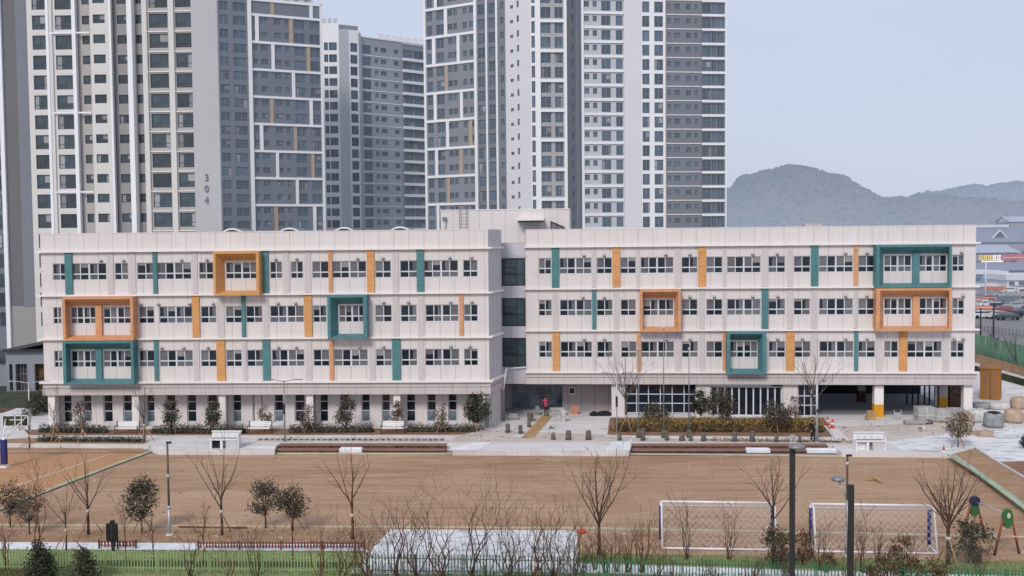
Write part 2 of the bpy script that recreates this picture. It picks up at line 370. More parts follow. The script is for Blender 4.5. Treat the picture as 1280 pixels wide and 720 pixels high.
def link(name, me, parent=None, fr=None, loc=None, rot=None):
    o = bpy.data.objects.new(name, me); COL.objects.link(o)
    L = Vector(loc) if loc is not None else Vector((0,0,0)); rz = rot or 0
    if fr is not None:
        L = fr.w(*L); rz += fr.rot
    if parent is not None:
        o.parent = parent
        pl = parent.location; pr = parent.rotation_euler.z
        d = L - (wpos(parent) if fr is not None else Vector((0,0,0)))
        if fr is not None:
            pr = wrot(parent); c, sn = math.cos(-pr), math.sin(-pr)
            d = Vector((d.x*c-d.y*sn, d.x*sn+d.y*c, d.z)); rz -= pr
        o.location = d
    else: o.location = L
    o.rotation_euler.z = rz
    return o
def wrot(o):
    r = 0
    while o is not None: r += o.rotation_euler.z; o = o.parent
    return r
def wpos(o):
    if o.parent is None: return o.location.copy()
    p = wpos(o.parent); a = wrot(o.parent); l = o.location
    return p + Vector((l.x*math.cos(a)-l.y*math.sin(a), l.x*math.sin(a)+l.y*math.cos(a), l.z))
def tag(o, label=None, cat=None, group=None, kind=None):
    if label: o['label'] = label
    if cat: o['category'] = cat
    if group: o['group'] = group
    if kind: o['kind'] = kind
    return o
def thing(name, label, cat, loc=(0,0,0), rz=0, group=None):
    o = bpy.data.objects.new(name, None); COL.objects.link(o)
    o.empty_display_size = 0.3
    o.location = loc; o.rotation_euler.z = rz
    return tag(o, label, cat, group)
def copy_tree(o, parent=None):
    c = o.copy(); COL.objects.link(c)
    if parent is not None: c.parent = parent
    for ch in list(o.children): copy_tree(ch, c)
    return c
def flat(name, pxpoly, z, m, kind='structure', **k):
    mb = MB(); pts = [G(x, y, z) for x, y in pxpoly]
    a = sum(pts[i].x*pts[(i+1)%len(pts)].y-pts[(i+1)%len(pts)].x*pts[i].y for i in range(len(pts)))
    if a < 0: pts.reverse()
    mb.face([(p.x, p.y, z) for p in pts], m)
    o = mb.build(name); return tag(o, kind=kind, **k)

# ------------------------------------------------------------------ ground
mb = MB(); mb.face([(-2600,-60,-0.05),(2600,-60,-0.05),(2600,4200,-0.05),(-2600,4200,-0.05)], 'far_ground')
tag(mb.build('ground'), kind='structure')
flat('playing_field', [(-160,701),(-60,662),(190,566.3),(1192,571.5),(1300,645),(1420,735),(1420,760),(-160,760)], 0.0, 'dirt')
flat('sports_court', [(-160,566.5),(186,566.3),(-120,678)], 0.004, 'court')
ZP = 0.35
mb = MB()
near = [(-160,553),(184,555),(197,562.6),(343,562.9),(346,556),(560,556),(566,563.3),(786,564),(790,555.5),(1040,556.5),(1052,565),(1190,566.3),(1300,642),(1440,760)]
pl = [G(x, y, ZP) for x, y in near]
poly = [(p.x, p.y) for p in pl] + [(90, 72), (90, 135), (-95, 135), (-95, 75)]
mb.prism(poly, -0.3, ZP, 'paving')
tag(mb.build('plaza'), kind='structure')
ZB = ZP+0.004
flat('planting_bed', [(1192,566.8),(1219,560.5),(1245,577),(1360,645),(1360,688),(1300,641.5)], ZB, 'planting_soil')
flat('soil_patch', [(1247,577),(1420,574),(1420,650),(1360,640)], ZB+0.001, 'soil')
flat('flower_bed', [(30,537),(600,535),(616,539.5),(575,543.5),(36,544)], ZB, 'soil')
flat('flower_bed', [(762,522),(1030,522),(1043,547.5),(759,545.5)], ZB, 'soil')
flat('flower_bed', [(28,547.5),(160,548),(188,551.5),(180,555),(-60,553.2)], ZB, 'planting_soil')
flat('flower_bed', [(322,547.5),(556,547.5),(558,552),(318,552)], ZB, 'dusty')
flat('flower_bed', [(790,547.5),(1066,550.5),(1066,556),(1042,556),(790,552)], ZB, 'dusty')
flat('worn_ground', [(-60,556.5),(176,557.5),(184,565.8),(-160,566)], 0.008, 'planting_soil')
flat('dusty_paving', [(600,538),(760,543),(790,546),(786,552),(560,553),(572,545)], ZB+0.001, 'dusty')
flat('dusty_paving', [(1045,533),(1190,528),(1200,545),(1150,553),(1060,548)], ZB+0.001, 'dusty')
flat('paving_slabs', [(592,552.5),(557,562.5),(597,562.8),(615,552.5)], ZB+0.004, 'concrete_white')
flat('paving_slabs', [(766,551.5),(788,551.5),(788,563),(756,563)], ZB+0.004, 'concrete_white')
flat('paving_slabs', [(1200,540),(1420,528),(1420,572),(1247,576),(1222,560),(1130,564),(1110,552)], ZB+0.002, 'sheet_white')
flat('access_road', [(1216,437),(1420,505),(1420,480),(1290,445),(1290,400),(1216,400)], 0.0, 'asphalt')
# kerbs and lines
def kerb(name, pts, w, h, z, m):
    mb = MB()
    g = [G(x, y, z) for x, y in pts]
    for a, b in zip(g[:-1], g[1:]):
        d = (b-a).normalized(); n = Vector((-d.y, d.x, 0))*(w/2)
        mb.prism([(a-n).to_tuple()[:2], (b-n).to_tuple()[:2], (b+n).to_tuple()[:2], (a+n).to_tuple()[:2]], z, z+h, m)
    return tag(mb.build(name), kind='structure')
kerb('court_kerb', [(192,562.5),(100,597),(-40,652)], 0.42, 0.03, 0.0, 'kerb_moss')
kerb('court_line', [(140,566.5),(21,607)], 0.13, 0.01, 0.0, 'line_white')
kerb('court_line', [(-60,564.9),(135,564.9)], 0.10, 0.012, 0.008, 'line_white')
kerb('field_kerb', [(-40,656.5),(440,659),(720,660.5),(1000,665.5),(1340,673)], 0.16, 0.06, 0.0, 'kerb_cream')
kerb('plaza_kerb', [(200,567),(786,568),(1190,571.8)], 0.22, 0.08, 0.0, 'kerb_cream')
kerb('bed_kerb', [(1186,568.5),(1225,593),(1340,679)], 0.36, 0.05, ZP-0.02, 'kerb_mint')
kerb('path_kerb', [(1219,560.3),(1246,577),(1360,645)], 0.16, 0.08, ZP, 'concrete')
kerb('path_kerb', [(756,545.5),(1043,547.8),(1031,533)], 0.18, 0.08, ZP, 'concrete')

# foreground strip: grass, footpath, concrete pad
flat('planting_strip', [(-160,661.5),(440,662.5),(482,662.5),(446,681),(-160,678)], 0.006, 'planting_soil')
flat('footpath', [(-160,676.5),(446,680),(462,690),(-160,687)], 0.010, 'concrete_white')
flat('concrete_pad', [(488,661.5),(721,663),(722,720),(436,717)], 0.012, 'sheet_white')
flat('lawn', [(-300,685),(458,688.5),(430,712),(440,718),(722,718),(725,716),(1420,741),(1700,800),(1700,1100),(-300,1100)], 0.016, 'grass')
flat('lawn', [(722,690.5),(1420,706),(1420,725),(722,704)], 0.016, 'grass')
flat('footpath', [(722,703.4),(1420,722),(1420,742),(722,717)], 0.014, 'concrete_white')

flat('drainage_channel', [(96,700),(455,702.5),(452,709.5),(96,707)], 0.020, 'bank')
def blades(name, pxpolys, n, m, h, seed):
    rng = random.Random(seed); mb = MB()
    for (x0, x1, y0a, y1a, y0b, y1b) in pxpolys:
        for _ in range(n):
            t = rng.random(); s = rng.random()
            x = x0+(x1-x0)*t; ya = y0a+(y0b-y0a)*t; yb = y1a+(y1b-y1a)*t
            p = G(x, ya+(yb-ya)*s, 0.016)
            hh = h*rng.uniform(0.5, 1.3); w = 0.02
            a = rng.uniform(0, math.pi); dx, dy = math.cos(a)*w, math.sin(a)*w
            l = Vector((rng.gauss(0, .04), rng.gauss(0, .04), hh))
            mb.face([p+Vector((-dx,-dy,0)), p+Vector((dx,dy,0)), p+l], m)
    return tag(mb.build(name), kind='stuff', label='short green grass growing along the school fence' if m=='grass_blade' else 'yellowish dry grass tufts at the foot of the fence', cat='grass')
blades('grass', [(-20,455,686,720,689,720),(722,1300,691,703,703,718)], 6000, 'grass_blade', 0.10, 1)
blades('dry_grass', [(430,1300,713,735,722,745),(-20,60,712,735,712,735)], 5000, 'grass_dry', 0.16, 2)

# ------------------------------------------------------------------ school
LW = Frame(P(50, 84.2), P(610, 82.6))
RW = Frame(P(655, 88.1), P(1220, 85.0))
LV = [4.2, 7.8, 11.4, 15.0]; TOP = 16.45; SOF = 3.15
school = thing('school_building', 'long white four-storey school building with orange and teal window frames', 'school', LW.w(LW.len, 0, ZP))
z1 = lambda x: x/3.87
z2 = lambda x: 320+x/3.87
z3 = lambda x: 640+x/3.87
z4 = lambda x: 950+x/3.87
YR = {0: 444, 1: 392, 2: 338}
def cells(fr, k, spec):
    return [(fr.u(a, YR[k]), fr.u(b, YR[k])) for a, b in spec]
SPEC = {}
SPEC['L'] = {
 'win': {2: [(z1(255),z1(325))]+[(z1(a),z1(b)) for a,b in ((345,515),(555,620),(663,745),(760,925),(963,1032))]+[(282.2,322.5)]+[(z2(a),z2(b)) for a,b in ((68,127),(168,228),(272,352),(370,534),(577,653),(697,780),(812,978),(1002,1072))],
         1: [(z1(a),z1(b)) for a,b in ((258,298),(342,465),(500,634),(672,746),(770,930),(972,1047),(1092,1170),(1190,1270))]+[(z2(a),z2(b)) for a,b in ((68,232),(276,342),(402,528),(577,657),(700,778),(820,980),(1006,1073))],
         0: [(z1(a),z1(b)) for a,b in ((262,302),(345,467),(500,634),(673,748),(772,933),(972,1048),(1095,1170),(1195,1275))]+[(z2(a),z2(b)) for a,b in ((76,234),(278,355),(378,541),(580,658),(703,780),(818,984),(1006,1074))]},
 'teal': {2: [(z1(317),z1(352)),(z1(742),z1(761)),(z2(30),z2(62)),(z2(778),z2(812))], 1: [(z1(1170),z1(1188))], 0: [(z1(748),z1(767)),(z2(35),z2(69)),(z2(660),z2(700))]},
 'orange': {2: [(z2(352),z2(370)),(z2(538),z2(573))], 1: [(z1(932),z1(967)),(z2(235),z2(272)),(z2(984),z2(1003))], 0: [(z1(1050),z1(1090)),(z2(356),z2(376))]},
 'pil': {2: [(z1(520),z1(550)),(z1(628),z1(657)),(z1(930),z1(956)),(z2(132),z2(160)),(z2(236),z2(265)),(z2(660),z2(690))], 1: [(z1(1055),z1(1085)),(z2(36),z2(62)),(z2(662),z2(692)),(z2(785),z2(812))], 0: [(z1(937),z1(965)),(z1(1174),z1(1192)),(z2(240),z2(270)),(z2(548),z2(576)),(z2(785),z2(812))]},
 'vent': {2: [z1(490),z1(600),z1(880),z1(1003),z2(97),z2(198),z2(492),z2(615),z2(938),z2(1043)], 1: [z1(683),z1(768),z1(920),z1(1033),z2(108),z2(193),z2(618),z2(738),z2(942),z2(1045)], 0: [z1(683),z1(785),z1(890),z1(1007),z2(110),z2(196),z2(502),z2(618),z2(943),z2(1035)]},
}
SPEC['R'] = {
 'win': {2: [(z3(a),z3(b)) for a,b in ((130,190),(230,385),(410,484),(524,600),(622,782),(820,898),(940,1018),(1040,1203))]+[(z4(a),z4(b)) for a,b in ((40,122),(163,244),(284,450),(475,557),(600,732),(770,903),(930,987))],
         1: [(z3(a),z3(b)) for a,b in ((130,193),(232,387),(410,487),(526,600),(634,782),(822,898),(940,1018),(1040,1203))]+[(z4(a),z4(b)) for a,b in ((40,122),(163,242),(285,450),(475,557),(600,732),(771,903),(930,987))],
         0: [(z3(a),z3(b)) for a,b in ((132,195),(235,388),(412,487),(528,603),(625,785),(822,900),(940,1018),(1055,1188))]+[(z4(a),z4(b)) for a,b in ((42,122),(167,245),(287,452),(475,557),(600,668),(712,880),(922,987))]},
 'teal': {2: [(z3(193),z3(228)),(z4(246),z4(281))], 1: [(z3(388),z3(407)),(z3(1207),z3(1239))], 0: [(z4(455),z4(473))]},
 'orange': {2: [(z3(486),z3(523)),(z3(900),z3(937)),(z4(453),z4(473))], 1: [], 0: [(z3(197),z3(231)),(z3(604),z3(623)),(z3(1020),z3(1038)),(z4(125),z4(165)),(z4(672),z4(710))]},
 'pil': {2: [(z3(388),z3(407)),(z3(603),z3(618)),(z3(788),z3(814)),(z3(1020),z3(1036)),(z3(1208),z3(1236)),(z4(132),z4(159))], 1: [(z3(197),z3(223)),(z3(492),z3(518)),(z3(906),z3(932)),(z3(1020),z3(1036)),(z4(132),z4(159)),(z4(248),z4(278)),(z4(455),z4(469))], 0: [(z3(392),z3(408)),(z3(492),z3(518)),(z3(790),z3(816)),(z3(906),z3(932)),(z4(250),z4(280)),(z4(562),z4(593)),(z4(885),z4(915))]},
 'vent': {2: [z3(348),z3(446),z3(743),z3(860),z3(1163),z4(82),z4(412),z4(515),z4(973)], 1: [z3(344),z3(446),z3(860),z3(978),z3(1163),z4(85),z4(412),z4(515),z4(980)], 0: [z3(350),z3(447),z3(746),z3(862),z4(84),z4(204),z4(412),z4(516),z4(937),z4(980)]},
}
WIN_CACHE = {}
def school_window(w, h, variant):
    key = (round(w, 1), round(h, 2), variant)
    if key in WIN_CACHE: return WIN_CACHE[key]
    rng = random.Random(int(key[0]*100)+variant*7919)
    w = key[0]
    n = 4 if w > 2.0 else 2
    f = MB(); p = MB(); t = 0.055; tr = h*0.36
    f.box(-w/2, w/2, -0.05, 0.05, 0, t, 'frame_white'); f.box(-w/2, w/2, -0.05, 0.05, h-t, h, 'frame_grey')
    f.box(-w/2, -w/2+t, -0.05, 0.05, t, h-t, 'frame_grey'); f.box(w/2-t, w/2, -0.05, 0.05, t, h-t, 'frame_grey')
    f.box(-w/2+t, w/2-t, -0.045, 0.045, tr-0.05, tr+0.05, 'frame_white')
    step = w/n
    darkcol = [((i+variant) % 2 == 0) for i in range(n)]
    if variant % 4 == 3: darkcol = [i in (1, 2) for i in range(n)]
    for i in range(n):
        x0 = -w/2+i*step; x1 = x0+step
        if i:
            tt = 0.07 if (n == 4 and i == 2) else 0.035
            f.box(x0-tt, x0+tt, -0.04, 0.04, t, tr-0.05, 'frame_white'); f.box(x0-tt, x0+tt, -0.04, 0.04, tr+0.05, h-t, 'frame_white')
        dk = darkcol[i]
        off = 0.0 if dk else 0.015
        p.face([(x0,off,tr),(x1,off,tr),(x1,off,h-0.01),(x0,off,h-0.01)], 'glass_dark' if dk else 'glass_grey')
        if dk and rng.random() < 0.45:
            bz = h-(h-tr)*rng.uniform(.15, .7)
            p.face([(x0+.03,off-.012,bz),(x1-.03,off-.012,bz),(x1-.03,off-.012,h-.04),(x0+.03,off-.012,h-.04)], rng.choice(('glass_grey','blind','blind')))
        elif not dk and rng.random() < 0.3:
            p.face([(x0+.03,off-.012,tr+.06),(x0+step*.45,off-.012,tr+.06),(x0+step*.45,off-.012,h-.04),(x0+.03,off-.012,h-.04)], 'glass_dark')
        dl = dk if rng.random() < 0.7 else not dk
        p.face([(x0,off,0.01),(x1,off,0.01),(x1,off,tr),(x0,off,tr)], 'glass_dark' if dl else 'glass_grey')
    WIN_CACHE[key] = (f.mesh('window'), p.mesh('pane')); return WIN_CACHE[key]
def holes_wall(mb, u0, u1, zlo, zhi, zs, zh, cl, y0, y1, m):
    mb.box(u0, u1, y0, y1, zlo, zs, m); mb.box(u0, u1, y0, y1, zh, zhi, m)
    cur = u0
    for a, b in sorted(cl):
        if a > cur+0.01: mb.box(cur, a, y0, y1, zs, zh, m)
        cur = max(cur, b)
    if u1 > cur+0.01: mb.box(cur, u1, y0, y1, zs, zh, m)

rngw = random.Random(4)
def wing(fr, U0, U1, spec, beltU0, beltU1):
    wall = MB()
    for k in range(3):
        b = LV[k]
        cl = cells(fr, k, spec['win'][k])
        holes_wall(wall, U0, U1, b, b+3.6, b+1.24, b+2.62, cl, 0, 0.16, 'wall_panel')
        for a, c in cl:
            w = c-a
            fm, pm = school_window(w, 1.38, rngw.choice([0, 1, 4, 5, 8, 9, 3, 7] if w > 2 else [0, 1, 4, 5, 8, 9]))
            o = link('window', fm, school, fr, ((a+c)/2, 0.10, b+1.24))
            o.scale.x = w/round(w, 1)
            link('pane', pm, o)
        lines = MB()
        for z in (b+1.20, b+2.66):
            lines.box(U0+0.02, U1-0.02, -0.006, -0.001, z-0.012, z+0.012, 'pilaster')
        lines.build('panel_joint', school, fr)
        for a, c in cells(fr, k, spec['pil'][k]):
            m = MB(); m.box(a, c, -0.06, -0.008, b+0.10, b+3.5, 'pilaster'); m.build('pilaster', school, fr)
        for colr in ('teal', 'orange'):
            for a, c in cells(fr, k, spec[colr][k]):
                cc = 'salmon' if (colr == 'orange' and c-a < 0.45) else colr
                m = MB(); m.box(a, c, -0.14, 0.12, b+0.08, b+3.52, cc); m.build('colour_strip', school, fr)
        for px in spec['vent'][k]:
            u = fr.u(px, YR[k]); m = MB()
            m.lathe((0, 0, 0), [(0.14, -0.02), (0.15, 0.04), (0.12, 0.12), (0.03, 0.17)], 'light_metal', 10)
            m.box(-0.07, 0.07, -0.06, 0.10, -0.06, -0.02, 'dark_metal')
            m.build('vent_hood', school, fr, (u, -0.13, b+2.80))
    wall.box(U0, U1, 0, 0.16, 15.0, TOP, 'wall_panel')
    wall.box(U0, U1, -0.03, 0.30, TOP, TOP+0.05, 'white_trim')
    for z in (11.4, 7.8): wall.box(beltU0, beltU1, -0.30, -0.002, z-0.08, z+0.06, 'white_trim')
    wall.box(beltU0, beltU1, -0.30, -0.002, 14.92, 15.07, 'white_trim')
    wall.box(beltU0, beltU1, -0.32, -0.002, 4.12, 4.28, 'white_trim')
    wall.box(U0-0.1, beltU1-0.15, -0.10, 0.20, 3.74, 4.12, 'fascia')
    wall.box(U0-0.08, beltU1-0.17, -0.02, 0.20, 3.70, 3.74, 'dark_metal')
    wall.box(U0-0.1, beltU1-0.15, -0.16, 0.20, SOF, 3.70, 'fascia')
    wall.build('wall', school, fr)
wing(LW, 0, LW.len, SPEC['L'], -0.3, LW.len+0.25)
RU0 = RW.u(658, 380); RU1 = RW.len
wing(RW, RU0, RU1, SPEC['R'], RU0-0.12, RU1+0.3)

def box_frame(fr, k, outer, inner, back, colr, post=None):
    b = LV[k]; D = -0.95
    ou = [fr.u(x, YR[k], D) for x in outer]; iu = [fr.u(x, YR[k], D) for x in inner]; bu = [fr.u(x, YR[k]) for x in back]
    zo = (b-0.06, b+3.5); zi = (b+0.10, b+3.32); zb = (b+0.30, b+2.74)
    # wall contact rectangle stays inside the outer sides
    m = MB()
    def ring(A, ya, B, yb):
        (a0, a1), (az0, az1) = A; (b0, b1), (bz0, bz1) = B
        pa = [(a0, ya, az0), (a1, ya, az0), (a1, ya, az1), (a0, ya, az1)]
        pb = [(b0, yb, bz0), (b1, yb, bz0), (b1, yb, bz1), (b0, yb, bz1)]
        for i in range(4):
            j = (i+1) % 4; m.face([pa[i], pa[j], pb[j], pb[i]], colr)
    O = (ou, zo); I = (iu, zi); Bk = (bu, zb)
    ring(I, D, O, D)            # front flange
    ring(O, D, O, -0.004)       # outer cheeks
    ring(Bk, -0.012, I, D)      # splayed inner faces
    ring(O, -0.004, Bk, -0.012)
    o = m.build('window_surround', school, fr)
    if post:
        pm = MB(); a, c = [fr.u(x, YR[k]) for x in post]
        pm.box(a, c, -0.22, -0.002, b+0.26, b+2.80, colr)
        pm.build('post', o)
box_frame(LW, 2, (266.7,323.9), (269.4,320.0), (281.2,323.3), 'orange')
box_frame(LW, 1, (z1(302),z1(643)), (z1(315),z1(630)), (z1(337),z1(642)), 'salmon', (z1(466),z1(496)))
box_frame(LW, 0, (z1(303),z1(645)), (z1(318),z1(632)), (z1(341),z1(644)), 'teal', (z1(467),z1(496)))
box_frame(LW, 1, (z2(345),z2(536)), (z2(360),z2(518)), (z2(398),z2(532)), 'teal')
box_frame(RW, 1, (800.2,851.3), (803.2,847.7), (803.0,842.8), 'salmon')
box_frame(RW, 0, (908.5,957.8), (912.7,953.3), (912.4,947.2), 'teal')
box_frame(RW, 2, (z4(562),z4(928)), (z4(578),z4(915)), (z4(597),z4(906)), 'teal', (z4(735),z4(768)))
box_frame(RW, 1, (z4(562),z4(928)), (z4(580),z4(915)), (z4(597),z4(906)), 'salmon', (z4(736),z4(768)))

# body, roofs
m = MB()
m.box(0.02, LW.len-0.3, 0.16, 14, SOF, 15.4, 'wall_dim'); m.box(0.02, LW.len-0.3, 0.16, 0.32, 15.4, TOP, 'wall_dim'); m.box(0.02, LW.len-0.3, 13.8, 14, 15.4, TOP, 'wall_panel')
m.box(-0.001, 0.15, 0.163, 14, 15.4, TOP, 'wall_panel'); m.box(LW.len-3, LW.len-0.32, 5, 5.2, 15.4, 16.2, 'wall_dim')
m.build('building_block', school, LW)
m = MB()
m.box(RU0-4, RU1-0.02, 0.163, 15, SOF, 15.3, 'wall_dim'); m.box(RU0, RU1-0.02, 0.163, 0.32, 15.3, TOP, 'wall_dim')
m.box(RU1-0.16, RU1-0.002, 0.32, 15, 15.3, TOP, 'wall_panel'); m.box(RU0, RU1-0.02, 14.8, 15, 15.3, TOP, 'wall_panel')
m.box(RU0-0.01, RU0+0.14, 0.33, 5, 15.3, TOP, 'wall_dim')
m.build('building_block', school, RW)
m = MB(); m.box(0.2, LW.len-0.5, 0.4, 13.7, 15.404, 15.44, 'roof_grey'); m.build('roof', school, LW)
m = MB(); m.box(RU0-4, RU1-0.3, 0.4, 14.7, 15.304, 15.34, 'roof_grey')
u0, u1 = RW.u(1009, 281), RW.u(1031, 281); m.box(u0, u1, 1.0, 2.2, 15.34, 16.75, 'wall_dim'); m.build('roof', school, RW)
for px in (290, 361.5, 430, 500):     # barrel skylights
    u = LW.u(px, 286, 5); m = MB(); Rr = 1.35
    prev = None
    for i in range(13):
        t = math.pi*(0.12+0.76*i/12); c = (u+Rr*math.cos(t)*0.98, 16.86-Rr+Rr*math.sin(t))
        if prev:
            m.face([(prev[0],5,prev[1]),(prev[0],9,prev[1]),(c[0],9,c[1]),(c[0],5,c[1])], 'glass_blue', True)
            m.face([(prev[0],4.96,prev[1]),(c[0],4.96,c[1]),(c[0],4.96,c[1]-0.14),(prev[0],4.96,prev[1]-0.14)], 'white_paint')
            m.face([(prev[0],4.96,prev[1]+.01),(prev[0],5.12,prev[1]+.01),(c[0],5.12,c[1]+.01),(c[0],4.96,c[1]+.01)], 'white_paint')
            m.face([(prev[0],4.99,prev[1]-.12),(c[0],4.99,c[1]-.12),(c[0],4.99,15.44),(prev[0],4.99,15.44)], 'glass_dark')
        prev = c
    m.build('skylight', school, LW)

# left wing, right-hand side wall and link
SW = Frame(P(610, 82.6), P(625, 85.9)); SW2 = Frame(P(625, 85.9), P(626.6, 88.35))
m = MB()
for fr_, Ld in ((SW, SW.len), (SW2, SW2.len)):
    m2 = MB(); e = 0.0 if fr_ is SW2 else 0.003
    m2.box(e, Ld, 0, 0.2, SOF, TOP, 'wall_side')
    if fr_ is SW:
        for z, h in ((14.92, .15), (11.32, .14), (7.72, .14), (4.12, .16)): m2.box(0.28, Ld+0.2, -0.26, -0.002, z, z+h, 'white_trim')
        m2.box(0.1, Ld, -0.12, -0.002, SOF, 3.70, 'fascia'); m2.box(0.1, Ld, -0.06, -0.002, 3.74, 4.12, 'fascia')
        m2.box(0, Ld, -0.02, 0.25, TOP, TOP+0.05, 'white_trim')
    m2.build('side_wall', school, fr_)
m = MB()
m.box(0.0, 0.7, 0.05, 0.6, ZP, SOF, 'wall_side')
for i in range(5):
    u = 0.95+i*0.5
    m.box(u, u+0.14, 0.0, 0.35, ZP, SOF, 'white_trim')
m.box(0.7, SW.len+0.1, 0.4, 0.5, ZP, SOF, 'glass_dark')
m.build('fin_screen', school, SW)
m = MB(); m.box(0, SW2.len, 0.0, 0.3, ZP, SOF, 'wall_side'); m.build('side_wall', school, SW2)
# link between the wings
c0, c1 = RW.u(625.5, 380), RU0
g0, g1 = RW.u(627.5, 380), RW.u(657.0, 380)
lk = MB(); zc = 3.74
gz = [(4.62, 7.15), (8.15, 10.6), (11.65, 14.03)]
cur = zc
for a, b in gz:
    lk.box(c0, c1, 0.02, 0.16, cur, a, 'wall_side'); lk.box(c0, g0, 0.02, 0.16, a, b, 'wall_side'); lk.box(g1, c1, 0.02, 0.16, a, b, 'wall_side'); cur = b
lk.box(c0, c1, 0.02, 0.16, cur, 15.25, 'wall_side'); lk.box(c0, c1, 0.0, 0.4, 15.25, 15.3, 'white_trim')
lk.box(c0, c1, -0.02, 0.16, SOF, 3.74, 'fascia')
lk.box(g0-0.1, g1+0.1, -0.04, 0.018, 14.05, 14.28, 'light_metal')
lk.build('link_wall', school, RW)
for a, b in gz:
    m = MB(); W = g1-g0; H = b-a; t = 0.09
    m.box(g0, g1, 0.03, 0.12, a, a+t, 'dark_metal'); m.box(g0, g1, 0.03, 0.12, b-t, b, 'dark_metal')
    m.box(g0, g0+t, 0.03, 0.12, a+t, b-t, 'dark_metal'); m.box(g1-t*1.6, g1, 0.03, 0.12, a+t, b-t, 'dark_metal')
    m.box(g0+t, g1-t*1.6, 0.05, 0.10, a+H*0.40, a+H*0.40+0.05, 'dark_metal')
    m.box(g0+W*0.62, g0+W*0.62+0.05, 0.05, 0.10, a+t, b-t, 'dark_metal')
    x0, x1, y0, y1 = g0+W*0.10, g0+W*0.56, a+H*0.44, a+H*0.68
    for q in ((x0, x1, y0, y0+.05), (x0, x1, y1-.05, y1), (x0, x0+.05, y0+.05, y1-.05), (x1-.05, x1, y0+.05, y1-.05)):
        m.box(q[0], q[1], 0.02, 0.045, q[2], q[3], 'dark_metal')
    w = m.build('curtain_window', school, RW)
    m = MB(); m.face([(g0,0.11,a),(g1,0.11,a),(g1,0.11,b),(g0,0.11,b)], 'glass_teal'); m.build('pane', w, RW)
# penthouse behind the link
PH = Frame(P(551, 96), P(712, 95))
pz = PH.z(630, 262.5)
ph = MB(); ph.box(0, PH.len, 0, 6, 15.3, pz, 'wall_panel'); ph.box(-0.03, PH.len+0.03, -0.05, 6.05, pz, pz+0.08, 'white_trim')
ph.build('penthouse', school, PH)
SWp = MB(); SWp.box(0.003, 6, 0, 0, 15.3, pz, 'wall_side')
m = MB(); a, b = PH.u(647, 274), PH.u(680.5, 274); zz = PH.z(660, 276); m.box(a, b, -1.3, -0.005, zz, zz+0.22, 'white_trim'); m.box(a+.1, b-.1, -1.2, -0.005, zz-0.1, zz, 'dark_metal'); m.build('canopy', school, PH)
m = MB(); a, b = PH.u(655.5, 285), PH.u(673.5, 285); m.box(a, b, -0.05, -0.004, 15.35, PH.z(660, 281), 'pilaster'); m.build('door', school, PH)
m = MB(); a, b = PH.u(574.5, 270, -0.3), PH.u(583.2, 270, -0.3)
for x in (a, b): m.box(x-0.03, x+0.03, -0.33, -0.27, 15.6, pz+0.55, 'grey_metal')
for i in range(10): m.box(a, b, -0.315, -0.285, 15.8+i*0.32, 15.83+i*0.32, 'grey_metal')
m.build('ladder', school, PH)
m = MB(); a = PH.u(556, 275, -0.2); m.tube((a, -0.2, 15.5), (a, -0.2, 17.75), 0.09, m='light_metal', n=8); m.box(a-0.22, a+0.14, -0.4, 0-.005, 17.55, 17.8, 'grey_metal'); m.build('vent_pipe', school, PH)
m = MB(); a, b = PH.u(688.5, 280, -2), PH.u(705.5, 280, -2)
n = 8; pts = [(a, 15.35)] + [(a+(b-a)*(1-math.cos(math.pi/2*i/n))/1.0, 16.7+0.55*math.cos(math.pi/2*i/n)) for i in range(n+1)] + [(b, 15.35)]
m.face([(x, -2.0, z) for x, z in pts], 'glass_grey')
for (x, z), (x2, z2_) in zip(pts[:-1], pts[1:]):
    m.face([(x,-2.02,z),(x,-0.8,z),(x2,-0.8,z2_),(x2,-2.02,z2_)], 'light_metal')
    m.tube((x,-2.03,z),(x2,-2.03,z2_),0.05,m='dark_metal',n=5)
m.box(a+(b-a)*.42, a+(b-a)*.47, -2.06, -2.01, 15.35, 17.1, 'dark_metal')
m.build('roof_hatch', school, PH)

# left wing ground floor
gl = MB(); YB = 1.35
tall = [(z1(a), z1(b)) for a, b in ((305,347),(402,443),(500,545),(595,638),(707,748),(803,850),(905,950),(1003,1052),(1125,1168),(1222,1265))] + \
       [(z2(a), z2(b)) for a, b in ((88,132),(187,237),(308,350),(405,452),(510,552),(608,650),(727,772),(828,872),(930,973),(1028,1078))] + [(z2(-6), z2(32))]
cl = [(LW.u(a, 515, YB), LW.u(b, 515, YB)) for a, b in tall]
zs, zh = 0.62, SOF
cur = LW.u(61, 515, YB)
gl.box(cur, LW.len-0.3, YB, YB+0.3, ZP, zs, 'wall_panel')
for a, b in sorted(cl):
    gl.box(cur, a, YB, YB+0.3, zs, zh, 'wall_panel'); cur = b
gl.box(cur, LW.len-0.3, YB, YB+0.3, zs, zh, 'wall_panel')
gl.box(LW.u(61, 515, .3), LW.u(61,515,.3)+.25, 0.5, 9, ZP, SOF, 'wall_side')
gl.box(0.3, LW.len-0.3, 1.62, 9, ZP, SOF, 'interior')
gl.build('ground_floor_wall', school, LW)
